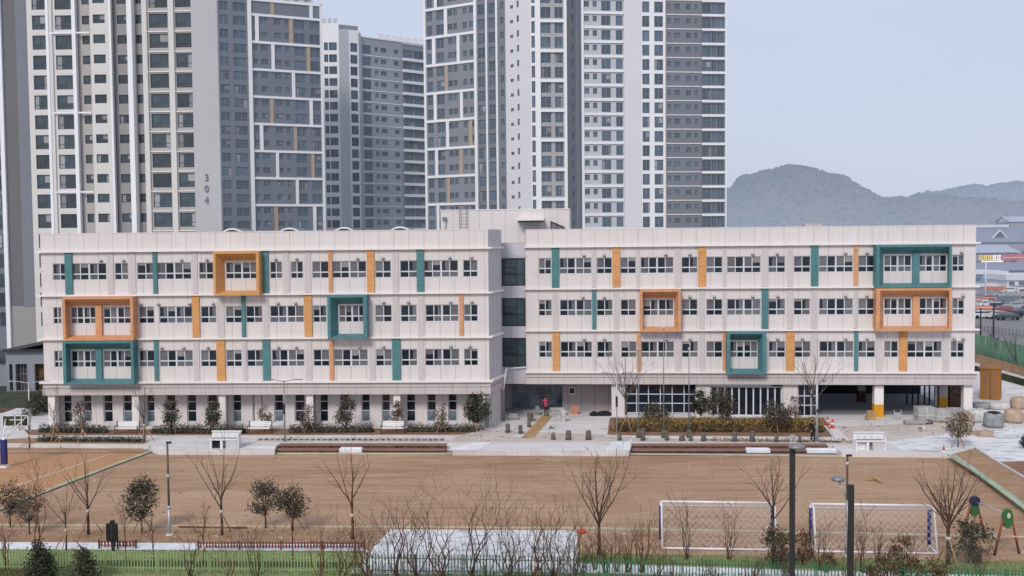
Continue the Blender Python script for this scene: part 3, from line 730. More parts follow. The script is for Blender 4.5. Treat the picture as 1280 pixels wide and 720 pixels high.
for a, b in cl:
    w, h = b-a, zh-zs; m = MB(); t = 0.07
    m.box(0, t, -0.05, 0.05, 0, h, 'frame_white'); m.box(w-t, w, -0.05, 0.05, 0, h, 'frame_white')
    for z in (0, h*0.355, h*0.66, h-t): m.box(t, w-t, -0.05, 0.05, z, z+t, 'frame_white')
    o = m.build('tall_window', school, LW, (a, YB+0.2, zs))
    m = MB()
    for i, (za, zb_) in enumerate(((0, .36), (.36, .67), (.67, 1))):
        m.face([(t/2,0,h*za),(w-t/2,0,h*za),(w-t/2,0.0,h*zb_),(t/2,0.0,h*zb_)], ('glass_blue', 'glass_dark', 'glass_dark')[i] if i else random.choice(('glass_blue', 'glass_dark')))
    m.build('pane', o)
for a, b in ((60.4,69),(165.5,173.5),(273.8,282),(383,391.5),(492,500.5),(600,611)):
    u0, u1 = LW.u(a, 515, .1), LW.u(b, 515, .1); m = MB()
    m.box(u0, u1, 0.1, 0.75, ZP, SOF, 'white_trim'); m.box(u0-.02, u1+.02, 0.08, 0.77, ZP, ZP+0.12, 'pilaster'); m.build('column', school, LW)
for px in (277.5, 166, 387):   # rain pipes beside the columns
    u = LW.u(px+5, 515, .5); m = MB(); m.tube((u+.12, .5, ZP), (u+.12, .5, SOF), .06, m='grey_metal', n=8); m.build('rain_pipe', school, LW)
# rain pipe at the inner corner
m = MB(); m.tube((SW.len-0.1, -0.2, ZP), (SW.len-0.1, -0.2, 3.0), .09, m='grey_metal', n=8); m.tube((SW.len-0.1, -0.2, 3.0), (SW.len+0.1, -0.35, 4.5), .08, m='white_paint', n=8)
m.tube((SW.len+0.1,-0.35,4.5),(SW.len+0.45,-0.35,4.75),.08,m='white_paint',n=8); m.build('rain_pipe', school, SW)
m = MB(); m.tube((RU0-1.9,-0.15,4.45),(RU0-0.1,-0.15,4.62),.07,m='white_paint',n=8); m.build('rain_pipe', school, RW)

# right wing ground floor
def rbox(mb, pa, pb, y0, y1, z0, z1_, mt, yref=None):
    yr = y0 if yref is None else yref
    mb.box(RW.u(pa, 505, yr), RW.u(pb, 505, yr), y0, y1, z0, z1_, mt)
m = MB()
ux = RW.u(632, 505, 0)
rbox(m, 706, 764.5, 3.2, 3.4, ZP, SOF, 'interior_wall')
m.box(RW.u(764.6,505,0.2), RW.u(764.6,505,0.2)+0.4, 0.42, 3.4, ZP, SOF, 'interior_wall')
m.box(ux-1.0, ux-0.8, 0.2, 5, ZP, SOF, 'interior_wall')
m.box(ux-1.0, RW.u(640,505,4.2), 4.2, 4.4, ZP, SOF, 'interior_wall')
m.box(RW.u(706,505,3.2)-0.2, RW.u(706,505,3.2), 3.2, 4.4, ZP, SOF, 'interior_wall')
rbox(m, 764.5, 781, 0.2, 0.42, ZP, SOF, 'wall_panel')
rbox(m, 870.5, 888, 0.2, 0.5, ZP, SOF, 'wall_panel')
rbox(m, 978, 997, 0.2, 0.5, ZP, SOF, 'wall_panel')
rbox(m, 781, 870, 0.55, 0.7, ZP, 0.55, 'wall_dim', 0.5)
# interior of the open ground floor
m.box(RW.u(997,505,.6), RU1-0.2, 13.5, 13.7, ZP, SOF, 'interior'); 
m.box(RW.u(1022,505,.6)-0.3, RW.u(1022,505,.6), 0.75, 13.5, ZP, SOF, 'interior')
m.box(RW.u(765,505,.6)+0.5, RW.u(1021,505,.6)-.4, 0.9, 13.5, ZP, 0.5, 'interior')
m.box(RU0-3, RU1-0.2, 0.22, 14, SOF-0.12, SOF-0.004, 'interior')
m.box(RW.u(1187,505,5), RW.u(1203,505,5), 5.0, 5.2, ZP, SOF-.13, 'brown_panel')
m.box(RW.u(1168,505,6), RW.u(1187,505,6), 6.0, 6.1, ZP, SOF-.13, 'interior')
for px in (1133, 1140, 1147, 1155, 1161): m.box(RW.u(px,505,7), RW.u(px,505,7)+.12, 7, 7.1, ZP, SOF-.13, 'dark_metal')
m.box(RW.u(1168.5,505,4), RW.u(1171.5,505,4), 4, 4.1, ZP+.3, SOF-.3, 'light_metal')
m.build('ground_floor_wall', school, RW)
fl = MB(); fl.box(RW.u(1022,505,.6), RU1-0.3, 1.5, 13.4, ZP+.004, ZP+.02, 'asphalt'); fl.build('ground_floor_slab', school, RW)
def glazed(name, pa, pb, y, z0, z1_, nc, rows, mt='glass_dark', fm='frame_white', t=0.07):
    a, b = RW.u(pa, 505, y), RW.u(pb, 505, y); w = b-a; h = z1_-z0
    m = MB()
    for i in range(nc+1):
        x = min(max(w*i/nc-t/2, 0), w-t); m.box(x, x+t, -0.07, 0.05, 0, h, fm)
    for r_ in rows:
        z = min(max(h*r_-t/2, 0), h-t)
        for i in range(nc):
            xa = min(max(w*i/nc-t/2, 0), w-t)+t; xb = min(max(w*(i+1)/nc-t/2, 0), w-t)
            m.box(xa, xb, -0.06, 0.04, z, z+t, fm)
    o = m.build(name, school, RW, (a, y, z0))
    m = MB(); k = len(rows)-1
    for j in range(nc):
        for r0_, r1_ in zip(rows[:-1], rows[1:]):
            m.face([(w*j/nc,0,h*r0_),(w*(j+1)/nc,0,h*r0_),(w*(j+1)/nc,0,h*r1_),(w*j/nc,0,h*r1_)], mt)
    m.build('pane', o); return o
glazed('grid_window', 781, 870, 0.55, 0.55, SOF, 6, (0, .335, .64, 1))
glazed('glass_doors', 888, 977.5, 0.5, ZP, SOF-0.22, 10, (0, 1), t=0.12)
glazed('grid_window', 997, 1022, 0.6, ZP, SOF-0.12, 3, (0, .35, .65, 1))
glazed('entrance_doors', 640, 706, 4.2, ZP, SOF, 6, (0, .42, .92, 1), mt='glass_blue', fm='annex', t=0.1)
for pa, pb, y, two_ in ((1093, 1104.5, 0.25, 1), (1204.6, 1215.5, 0.2, 0), (1073, 1082, 8, 2), (1174, 1184.6, 4.5, 1)):
    a, b = RW.u(pa, 505, y), RW.u(pb, 505, y); w = b-a; m = MB()
    lowm = {1: 'pillar_orange', 0: 'white_trim', 2: 'brown_panel'}[two_]
    m.box(a, b, y, y+w*0.95, 1.42, SOF-(0.13 if y > 1 else 0), 'white_trim' if y < 1 else 'interior_wall')
    m.box(a-.01, b+.01, y-.01, y+w*0.95+.01, ZP, 1.42, lowm); m.build('column', school, RW)
m = MB(); a, b = RW.u(711, 495, 3.2), RW.u(719, 495, 3.2); m.box(a, b, 3.12, 3.19, 1.75, 2.45, 'white_paint'); m.box(a+.08, b-.08, 3.10, 3.118, 1.85, 2.32, 'dark_metal'); m.build('notice_board', school, RW)
# ------------------------------------------------------------------ apartment towers
class Tower:
    def __init__(s, name, label):
        s.wall = MB(); s.wins = []; s.name = name; s.label = label; s.cache = {}
    def sec(s, fr, ua, ub, z0, z1_, m, rows=None, cols=None, y=0.0, rec=0.18):
        """wall section ua..ub; cols: (w0,w1,dz,h) windows per row; rows: z of each window sill"""
        if not rows or not cols:
            s.parts_box(fr, ua, ub, y, y+0.4, z0, z1_, m); return
        cols = sorted(cols)
        cur = ua
        for w0, w1, dz, h in cols:
            if w0 > cur: s.parts_box(fr, cur, w0, y, y+0.4, z0, z1_, m)
            zc = z0
            for r in sorted(rows):
                a, b = r+dz, r+dz+h
                if a < z0 or b > z1_: continue
                s.parts_box(fr, w0, w1, y, y+0.4, zc, a, m); zc = b
                s.wins.append((fr, w0, w1-w0, a, h, y+rec))
            s.parts_box(fr, w0, w1, y, y+0.4, zc, z1_, m)
            cur = w1
        if ub > cur: s.parts_box(fr, cur, ub, y, y+0.4, z0, z1_, m)
    def parts_box(s, fr, x0, x1, y0, y1, z0, z1_, m):
        if x1-x0 < 0.005 or z1_-z0 < 0.005: return
        s.wall.prism([fr.w(x0,y0).to_tuple()[:2], fr.w(x1,y0).to_tuple()[:2], fr.w(x1,y1).to_tuple()[:2], fr.w(x0,y1).to_tuple()[:2]], z0, z1_, m)
    def finish(s, origin, glass='glass_tower', frame='t_frame'):
        root = thing(s.name, s.label, 'apartment tower', (origin.x, origin.y, 0))
        c = Vector((origin.x, origin.y, 0))
        s.wall.v = [(v[0]-c.x, v[1]-c.y, v[2]) for v in s.wall.v]
        s.wall.build('wall', root)
        def win_geo(mb, x0, y, z0, w, h, tr, gm):
            t = 0.07
            def q(a, b, ya, c_, d, m):
                mb.face([tr(a,ya,c_), tr(b,ya,c_), tr(b,ya,d), tr(a,ya,d)], m)
            q(x0, x0+w, y+0.05, z0, z0+h, gm)
            for a, b, c_, d in ((x0,x0+w,z0,z0+t),(x0,x0+w,z0+h-t,z0+h),(x0,x0+t,z0+t,z0+h-t),(x0+w-t,x0+w,z0+t,z0+h-t),(x0+w/2-.04,x0+w/2+.04,z0+t,z0+h-t)):
                q(a, b, y, c_, d, frame)
        s.wins.sort(key=lambda k: -k[2]*k[4])
        vis = [w for w in s.wins if 13 < w[3] < 52]; rest = [w for w in s.wins if not (13 < w[3] < 52)]
        first = vis[:100]; rest += vis[100:]
        for fr, x, w, z, h, y in first:
            key = (round(w, 2), round(h, 2), rngt.choice((0, 0, 0, 1, 2, 3)))
            if key not in s.cache:
                mb = MB(); win_geo(mb, 0, 0, 0, w, h, lambda a, b, c_: (a, b, c_), glass)
                if key[2] == 1: mb.face([(.08,.045,.1),(w*.3,.045,.1),(w*.3,.045,h-.08),(.08,.045,h-.08)], 'curtain')
                if key[2] == 2: mb.face([(w*.55,.045,h*.45),(w-.08,.045,h*.45),(w-.08,.045,h-.08),(w*.55,.045,h-.08)], 'curtain')
                if key[2] == 3: mb.face([(w*.75,.045,.1),(w-.08,.045,.1),(w-.08,.045,h-.08),(w*.75,.045,h-.08)], 'curtain')
                if h > 1.7: mb.box(.05, w-.05, -.03, .0, h*.32, h*.32+.05, frame)
                s.cache[key] = mb.mesh('window')
            o = bpy.data.objects.new('window', s.cache[key]); COL.objects.link(o)
            p = fr.w(x, y, z); o.location = p - c; o.rotation_euler.z = fr.rot; o.parent = root
        if rest:
            mb = MB()
            for fr, x, w, z, h, y in rest:
                win_geo(mb, x, y, z, w, h, lambda a, b, c_, fr=fr: (fr.w(a, b, c_)-c).to_tuple(), glass+'_many')
            o = mb.build('window', root); o['kind'] = 'stuff'
        return root
rngt = random.Random(8)
zA = lambda x: x/2.482

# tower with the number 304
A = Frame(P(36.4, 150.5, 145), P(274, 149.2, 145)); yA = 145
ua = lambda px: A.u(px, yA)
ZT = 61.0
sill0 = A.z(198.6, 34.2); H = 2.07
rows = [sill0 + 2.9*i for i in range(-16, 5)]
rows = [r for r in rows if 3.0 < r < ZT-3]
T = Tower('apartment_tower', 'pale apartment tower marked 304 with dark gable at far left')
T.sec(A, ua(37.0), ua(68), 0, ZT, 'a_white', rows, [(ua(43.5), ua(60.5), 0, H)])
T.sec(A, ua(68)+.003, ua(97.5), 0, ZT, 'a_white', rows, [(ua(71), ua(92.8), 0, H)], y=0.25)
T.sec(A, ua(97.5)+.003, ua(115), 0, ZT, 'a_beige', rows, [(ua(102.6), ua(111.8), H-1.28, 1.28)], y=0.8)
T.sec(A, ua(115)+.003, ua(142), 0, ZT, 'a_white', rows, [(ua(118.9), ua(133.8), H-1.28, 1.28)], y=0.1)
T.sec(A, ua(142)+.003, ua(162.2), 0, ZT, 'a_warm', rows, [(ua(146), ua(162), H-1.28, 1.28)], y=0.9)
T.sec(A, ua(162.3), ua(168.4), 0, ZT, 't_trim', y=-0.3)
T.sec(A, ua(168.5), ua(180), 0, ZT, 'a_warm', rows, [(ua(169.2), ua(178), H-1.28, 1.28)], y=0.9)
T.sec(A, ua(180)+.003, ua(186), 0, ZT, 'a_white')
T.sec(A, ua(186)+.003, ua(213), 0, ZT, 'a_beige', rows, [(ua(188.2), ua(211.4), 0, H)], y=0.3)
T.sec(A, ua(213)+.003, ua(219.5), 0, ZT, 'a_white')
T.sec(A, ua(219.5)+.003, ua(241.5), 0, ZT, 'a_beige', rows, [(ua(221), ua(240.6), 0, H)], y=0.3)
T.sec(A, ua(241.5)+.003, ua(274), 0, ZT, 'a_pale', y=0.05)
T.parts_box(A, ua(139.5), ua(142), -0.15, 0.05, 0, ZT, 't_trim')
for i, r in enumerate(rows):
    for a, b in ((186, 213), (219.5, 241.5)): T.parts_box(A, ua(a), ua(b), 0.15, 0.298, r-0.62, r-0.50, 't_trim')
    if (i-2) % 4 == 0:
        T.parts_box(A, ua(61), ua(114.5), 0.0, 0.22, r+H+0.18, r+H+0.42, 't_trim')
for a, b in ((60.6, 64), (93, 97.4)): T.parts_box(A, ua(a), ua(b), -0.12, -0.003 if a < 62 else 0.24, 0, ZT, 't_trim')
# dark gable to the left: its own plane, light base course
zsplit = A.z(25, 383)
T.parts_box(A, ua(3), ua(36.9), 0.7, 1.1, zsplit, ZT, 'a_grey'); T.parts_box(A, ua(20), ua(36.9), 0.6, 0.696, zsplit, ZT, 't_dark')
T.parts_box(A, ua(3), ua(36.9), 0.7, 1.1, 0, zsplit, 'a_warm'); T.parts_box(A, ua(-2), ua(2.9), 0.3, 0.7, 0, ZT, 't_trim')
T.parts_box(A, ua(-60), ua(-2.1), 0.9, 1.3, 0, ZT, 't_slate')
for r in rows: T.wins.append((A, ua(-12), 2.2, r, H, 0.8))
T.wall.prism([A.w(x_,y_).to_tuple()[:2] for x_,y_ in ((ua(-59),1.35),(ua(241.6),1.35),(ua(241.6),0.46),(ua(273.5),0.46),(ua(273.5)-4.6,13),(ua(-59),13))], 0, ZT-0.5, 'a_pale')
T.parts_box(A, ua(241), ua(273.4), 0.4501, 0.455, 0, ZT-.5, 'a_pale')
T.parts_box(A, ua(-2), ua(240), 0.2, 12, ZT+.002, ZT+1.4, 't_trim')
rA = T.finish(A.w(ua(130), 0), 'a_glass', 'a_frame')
for dgt, py in (('3', 222.5), ('0', 236.5), ('4', 251)):
    cu = bpy.data.curves.new('digit', 'FONT'); cu.body = dgt; cu.size = 1.45; cu.extrude = 0.03; cu.offset = 0.03
    cu.align_x = 'CENTER'; cu.align_y = 'CENTER'
    tmp = bpy.data.objects.new('digit', cu); COL.objects.link(tmp)
    me = bpy.data.meshes.new_from_object(tmp); bpy.data.objects.remove(tmp)
    for v in me.vertices: v.co = Vector((v.co.x*0.85, -v.co.z, v.co.y))
    me.materials.clear(); me.materials.append(MATS['far_dark'])
    u_, z_ = A.hit(258.5, py); link('digit', me, rA, A, (u_, -0.04, z_))

def grid_face(T, fr, x0, x1, zref, nb, bars, tans, small, big, m, hw=2.9, bw=None, top=None, zbase=8):
    """checkered frame facade: 2-storey bands with a white bar and a tan strip each"""
    U = lambda px: px if isinstance(px, float) and False else fr.u(px, 145)
    ztop = top
    T_rows = []
    zz = zref
    levels = []
    z = zref + 5.8*2
    while z > zbase: levels.append(z); z -= 5.8
    rows = []
    for z in levels:
        rows += [z-2.55, z-5.45]
    cols = [(U(a), U(b), 0.75, 1.25) for a, b in small] + [(U(a), U(b), 0.15, 2.0) for a, b in big]
    rows = [r for r in rows if r+2.6 < ztop and r > zbase-6]
    T.sec(fr, U(x0), U(x1), 0, ztop, m, rows, cols)
    for i, z in enumerate(levels):
        if z < ztop-0.5: T.parts_box(fr, U(x0), U(x1), -0.25, -0.003, z-0.25, z+0.25, 't_trim')
        b = i - 2 + 1   # band below this line
        hi = min(z-0.25, ztop); lo = z-5.55
        k = (b) % len(bars)
        if bars[k]:
            for a, c in bars[k]: T.parts_box(fr, U(a), U(c), -0.22, -0.004, max(lo, 0), hi, 't_trim')
        if tans[k]:
            for a, c in tans[k]: T.parts_box(fr, U(a), U(c), -0.10, -0.005, max(lo, 0), hi, 't_tan')
    return rows

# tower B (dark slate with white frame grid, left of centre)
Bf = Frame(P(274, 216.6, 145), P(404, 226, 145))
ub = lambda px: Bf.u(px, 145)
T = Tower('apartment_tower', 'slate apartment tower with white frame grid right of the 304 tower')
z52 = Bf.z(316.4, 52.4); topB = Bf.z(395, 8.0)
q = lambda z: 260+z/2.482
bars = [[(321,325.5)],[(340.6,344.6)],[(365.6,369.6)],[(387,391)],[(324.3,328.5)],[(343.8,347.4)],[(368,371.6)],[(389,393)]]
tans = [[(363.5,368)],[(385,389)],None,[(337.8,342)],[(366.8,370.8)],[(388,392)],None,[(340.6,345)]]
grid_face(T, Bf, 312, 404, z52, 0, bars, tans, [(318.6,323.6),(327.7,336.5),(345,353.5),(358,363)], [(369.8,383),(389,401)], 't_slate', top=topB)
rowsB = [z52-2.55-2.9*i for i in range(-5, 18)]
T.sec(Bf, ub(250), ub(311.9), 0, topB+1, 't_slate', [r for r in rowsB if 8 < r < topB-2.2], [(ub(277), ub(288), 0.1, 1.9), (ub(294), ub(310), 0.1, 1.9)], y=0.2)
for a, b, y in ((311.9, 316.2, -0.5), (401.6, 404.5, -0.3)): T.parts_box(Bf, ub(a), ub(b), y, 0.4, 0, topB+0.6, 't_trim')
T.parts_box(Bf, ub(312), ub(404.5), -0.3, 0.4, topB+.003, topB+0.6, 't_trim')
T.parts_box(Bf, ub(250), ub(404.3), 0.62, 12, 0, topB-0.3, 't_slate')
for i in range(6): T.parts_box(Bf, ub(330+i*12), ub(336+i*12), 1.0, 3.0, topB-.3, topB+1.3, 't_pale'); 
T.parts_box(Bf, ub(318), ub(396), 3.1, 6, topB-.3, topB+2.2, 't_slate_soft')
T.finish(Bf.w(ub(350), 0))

# tower C (farther)
C1 = Frame(P(404, 252, 145), P(425, 252, 145)); C2 = Frame(P(425, 252, 145), P(453, 255, 145)); C3 = Frame(P(453, 256, 145), P(540, 269, 145))
T = Tower('apartment_tower', 'farthest slate apartment tower seen between two nearer towers')
z_c = C2.z(443, 265.5/2.482*1.0+0)  # sill row
top1, top2, top3 = C1.z(410, 29), C2.z(430, 36.5), C3.z(455, 41)
pitch = 2.9
s0 = C2.z(443, 65)
rowsC = [s0-pitch*i for i in range(0, 17)]
f = lambda fr: (lambda px: fr.u(px, 145))
c = f(C1); T.sec(C1, c(398), c(425), 0, top1, 't_trim', [r+0.1 for r in rowsC if r < top1-2.2], [(c(406.5), c(411.5), 0, 1.9), (c(412.5), c(422.5), 0, 1.9)])
for i in range(3): T.parts_box(C1, c(405+i*7), c(409+i*7), 0.0, 0.2, top1, top1+1.2, 't_pale')
c = f(C2); T.sec(C2, c(425)+.003, c(437.5), 0, top2, 't_pale'); T.sec(C2, c(437.5)+.003, c(449.8), 0, top2, 't_trim', rowsC, [(c(439.3), c(448.2), 0, 2.15)])
T.parts_box(C2, c(449.8), c(453), 0.1, 0.4, 0, top2-0.6, 't_slate_far'); T.parts_box(C2, c(429), c(453), 2, 6, top2, top2+1.5, 't_slate_soft')
c = f(C3); rr = [r+0.1 for r in rowsC if r < top3-4.0]
T.sec(C3, c(453)+.003, c(503), 0, top3-1.2, 't_slate_far', rr, [(c(454.5), c(465), -0.1, 2.2)]+[(c(a), c(b), 0.75, 1.15) for a, b in ((469.5,474),(477,484.5),(493.5,499.5))])
T.sec(C3, c(503)+.003, c(540), 0, top3-2.2, 't_slate_soft', rr, [(c(504), c(516), 0.0, 2.1), (c(517), c(529), 0.0, 2.1), (c(530), c(539.5), 0, 2.1)], y=-0.4)
for r in rr:
    T.parts_box(C3, c(453), c(502.8), -0.12, -0.003, r-0.50, r-0.32, 't_trim'); T.parts_box(C3, c(503), c(540), -0.9, -0.403, r-0.75, r-0.05, 't_trim')
T.parts_box(C3, c(453), c(540), -0.2, 0.4, top3-1.19, top3-0.85, 't_trim')
for i in range(7): T.parts_box(C3, c(476+i*8.5), c(482.5+i*8.5), 0.5, 0.9, top3-1.1, top3+.4, 't_trim')
T.parts_box(C3, c(453), c(540), 0.42, 11, 0, top3-1.3, 't_slate_far'); T.parts_box(C1, 0.1, C1.len-.1, 0.42, 9, 0, top1-.3, 't_pale'); T.parts_box(C2, 0.1, C2.len-.1, 0.42, 9, 0, top2-.3, 't_pale')
T.finish(C2.w(3, 0))

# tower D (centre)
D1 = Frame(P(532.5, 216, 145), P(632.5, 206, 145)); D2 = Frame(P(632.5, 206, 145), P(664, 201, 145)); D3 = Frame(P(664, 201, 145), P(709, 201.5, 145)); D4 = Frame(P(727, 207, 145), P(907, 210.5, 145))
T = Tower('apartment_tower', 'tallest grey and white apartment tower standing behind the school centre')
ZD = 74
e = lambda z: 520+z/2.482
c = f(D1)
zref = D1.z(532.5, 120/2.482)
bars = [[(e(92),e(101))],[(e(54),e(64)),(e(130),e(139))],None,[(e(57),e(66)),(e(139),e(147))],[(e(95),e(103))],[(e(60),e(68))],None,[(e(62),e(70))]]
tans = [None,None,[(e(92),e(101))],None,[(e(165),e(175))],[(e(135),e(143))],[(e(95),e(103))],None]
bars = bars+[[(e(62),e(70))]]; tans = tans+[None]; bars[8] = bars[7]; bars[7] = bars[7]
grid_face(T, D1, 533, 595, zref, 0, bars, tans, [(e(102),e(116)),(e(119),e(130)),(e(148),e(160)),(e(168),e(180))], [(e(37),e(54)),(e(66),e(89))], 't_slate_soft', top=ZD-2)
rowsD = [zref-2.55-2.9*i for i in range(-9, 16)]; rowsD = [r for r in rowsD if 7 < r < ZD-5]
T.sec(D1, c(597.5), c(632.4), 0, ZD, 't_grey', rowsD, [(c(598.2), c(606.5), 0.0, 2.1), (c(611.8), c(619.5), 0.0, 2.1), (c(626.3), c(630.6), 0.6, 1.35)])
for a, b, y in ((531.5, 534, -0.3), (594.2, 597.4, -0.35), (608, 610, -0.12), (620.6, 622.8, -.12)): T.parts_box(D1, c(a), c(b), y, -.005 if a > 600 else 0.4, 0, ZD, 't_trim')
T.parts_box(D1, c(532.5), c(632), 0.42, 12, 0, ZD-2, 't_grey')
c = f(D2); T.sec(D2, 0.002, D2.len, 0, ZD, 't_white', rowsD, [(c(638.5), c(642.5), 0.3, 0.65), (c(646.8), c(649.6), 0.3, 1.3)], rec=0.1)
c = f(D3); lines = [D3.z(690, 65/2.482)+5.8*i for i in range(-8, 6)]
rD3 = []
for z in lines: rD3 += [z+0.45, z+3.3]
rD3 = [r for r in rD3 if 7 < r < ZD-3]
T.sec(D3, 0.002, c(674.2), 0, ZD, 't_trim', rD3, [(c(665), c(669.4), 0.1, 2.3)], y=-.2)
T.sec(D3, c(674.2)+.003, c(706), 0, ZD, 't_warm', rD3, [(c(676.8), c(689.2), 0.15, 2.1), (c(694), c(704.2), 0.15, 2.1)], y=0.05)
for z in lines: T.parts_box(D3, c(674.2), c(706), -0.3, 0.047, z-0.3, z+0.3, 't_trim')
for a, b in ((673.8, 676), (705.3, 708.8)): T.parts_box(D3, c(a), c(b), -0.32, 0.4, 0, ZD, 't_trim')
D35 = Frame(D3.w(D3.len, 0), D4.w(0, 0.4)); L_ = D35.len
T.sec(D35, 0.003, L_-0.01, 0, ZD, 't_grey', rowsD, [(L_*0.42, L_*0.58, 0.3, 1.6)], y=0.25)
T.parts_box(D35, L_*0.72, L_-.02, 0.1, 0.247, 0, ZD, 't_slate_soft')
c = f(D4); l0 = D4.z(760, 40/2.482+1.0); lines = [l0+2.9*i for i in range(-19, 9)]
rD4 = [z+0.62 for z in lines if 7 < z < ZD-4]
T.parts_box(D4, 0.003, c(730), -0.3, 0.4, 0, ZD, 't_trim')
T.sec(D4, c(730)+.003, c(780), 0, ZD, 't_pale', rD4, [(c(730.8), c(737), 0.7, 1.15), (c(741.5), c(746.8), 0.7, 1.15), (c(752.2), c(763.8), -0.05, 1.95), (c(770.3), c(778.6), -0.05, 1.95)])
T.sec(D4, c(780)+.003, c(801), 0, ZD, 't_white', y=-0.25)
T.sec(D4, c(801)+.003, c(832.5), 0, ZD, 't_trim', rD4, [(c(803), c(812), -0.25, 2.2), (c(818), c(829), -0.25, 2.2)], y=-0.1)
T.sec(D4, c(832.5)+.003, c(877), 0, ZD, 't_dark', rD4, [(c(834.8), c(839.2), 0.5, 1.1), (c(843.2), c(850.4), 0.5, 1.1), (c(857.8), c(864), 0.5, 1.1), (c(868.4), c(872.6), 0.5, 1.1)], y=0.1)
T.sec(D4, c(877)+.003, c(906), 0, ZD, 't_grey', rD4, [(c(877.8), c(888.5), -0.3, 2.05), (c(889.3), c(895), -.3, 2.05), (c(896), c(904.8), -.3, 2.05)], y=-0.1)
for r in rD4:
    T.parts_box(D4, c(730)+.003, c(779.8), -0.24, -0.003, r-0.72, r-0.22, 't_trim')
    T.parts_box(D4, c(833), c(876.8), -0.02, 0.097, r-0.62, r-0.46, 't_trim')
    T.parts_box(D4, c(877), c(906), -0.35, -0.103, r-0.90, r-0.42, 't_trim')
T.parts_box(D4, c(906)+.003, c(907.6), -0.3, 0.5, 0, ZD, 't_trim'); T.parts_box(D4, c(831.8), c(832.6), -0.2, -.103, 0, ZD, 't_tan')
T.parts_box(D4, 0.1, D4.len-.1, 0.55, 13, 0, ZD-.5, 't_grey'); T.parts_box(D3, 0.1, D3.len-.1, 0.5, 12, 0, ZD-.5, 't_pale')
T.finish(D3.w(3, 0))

# ------------------------------------------------------------------ hills
def interp(t, x):
    if x <= t[0][0]: return t[0][1]
    for (a, b), (c_, d) in zip(t[:-1], t[1:]):
        if a <= x <= c_:
            s_ = (x-a)/(c_-a); s_ = s_*s_*(3-2*s_); return b+(d-b)*s_
    return t[-1][1]
def ridge(name, depth, prof, m, mt, seed, thick=260, trees=True):
    rng = random.Random(seed); mb = MB()
    xs = list(range(prof[0][0], prof[-1][0]+1, 4))
    top = []
    for x in xs:
        y = interp(prof, x) + rng.uniform(-0.5, 0.5) + 1.3*math.sin(x*.11+seed)+0.9*math.sin(x*.23+seed*2)+.5*math.sin(x*.51)
        p = P(x, depth, 300); z = CAMZ + (ray(x, y).z*depth); top.append((p.x, p.y, max(z, 1)))
    nrow = 9
    grid = []
    for j in range(nrow):
        t = j/(nrow-1)
        grid.append([(p[0], p[1]-thick*(1-t), p[2]*math.sin(t*math.pi/2)**0.9 + (rng.uniform(-1.5, 1.5) if 0 < j < nrow-1 else 0)) for p in top])
    grid.append([(p[0], p[1]+thick, -5) for p in top])
    for j in range(nrow):
        for i in range(len(xs)-1):
            mb.face([grid[j][i], grid[j][i+1], grid[j+1][i+1], grid[j+1][i]], m, True)
    if trees:
        for _ in range(len(xs)*30):
            i = rng.randrange(len(xs)-1); j = rng.choice([nrow-1]*3+list(range(1, nrow-1)))
            f_ = rng.random(); a = Vector(grid[j][i]).lerp(Vector(grid[j][i+1]), rng.random())
            a = a.lerp(Vector(grid[j-1][i]), f_*(1 if j < nrow-1 else 0.4))
            if a.z < 3: continue
            r = rng.uniform(0.8, 3.0)
            if rng.random() < 0.03: r *= 1.8
            mb.lathe((a.x, a.y, a.z-0.5*r), [(r*.7, 0), (r*1.0, r*.5), (r*.6, r*1.0), (r*.1, r*1.25)], mt, 5)
    return tag(mb.build(name), kind='structure')
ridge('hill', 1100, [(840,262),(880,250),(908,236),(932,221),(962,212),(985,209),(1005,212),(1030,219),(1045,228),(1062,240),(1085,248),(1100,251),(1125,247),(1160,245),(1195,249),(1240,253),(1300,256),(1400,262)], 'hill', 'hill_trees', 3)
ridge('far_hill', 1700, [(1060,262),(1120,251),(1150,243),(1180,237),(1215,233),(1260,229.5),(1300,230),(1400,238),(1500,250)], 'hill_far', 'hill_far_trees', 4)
ridge('far_hill', 1500, [(-500,268),(-200,262),(0,266),(300,264),(500,268),(850,266)], 'hill_far', 'hill_trees', 5, trees=False)

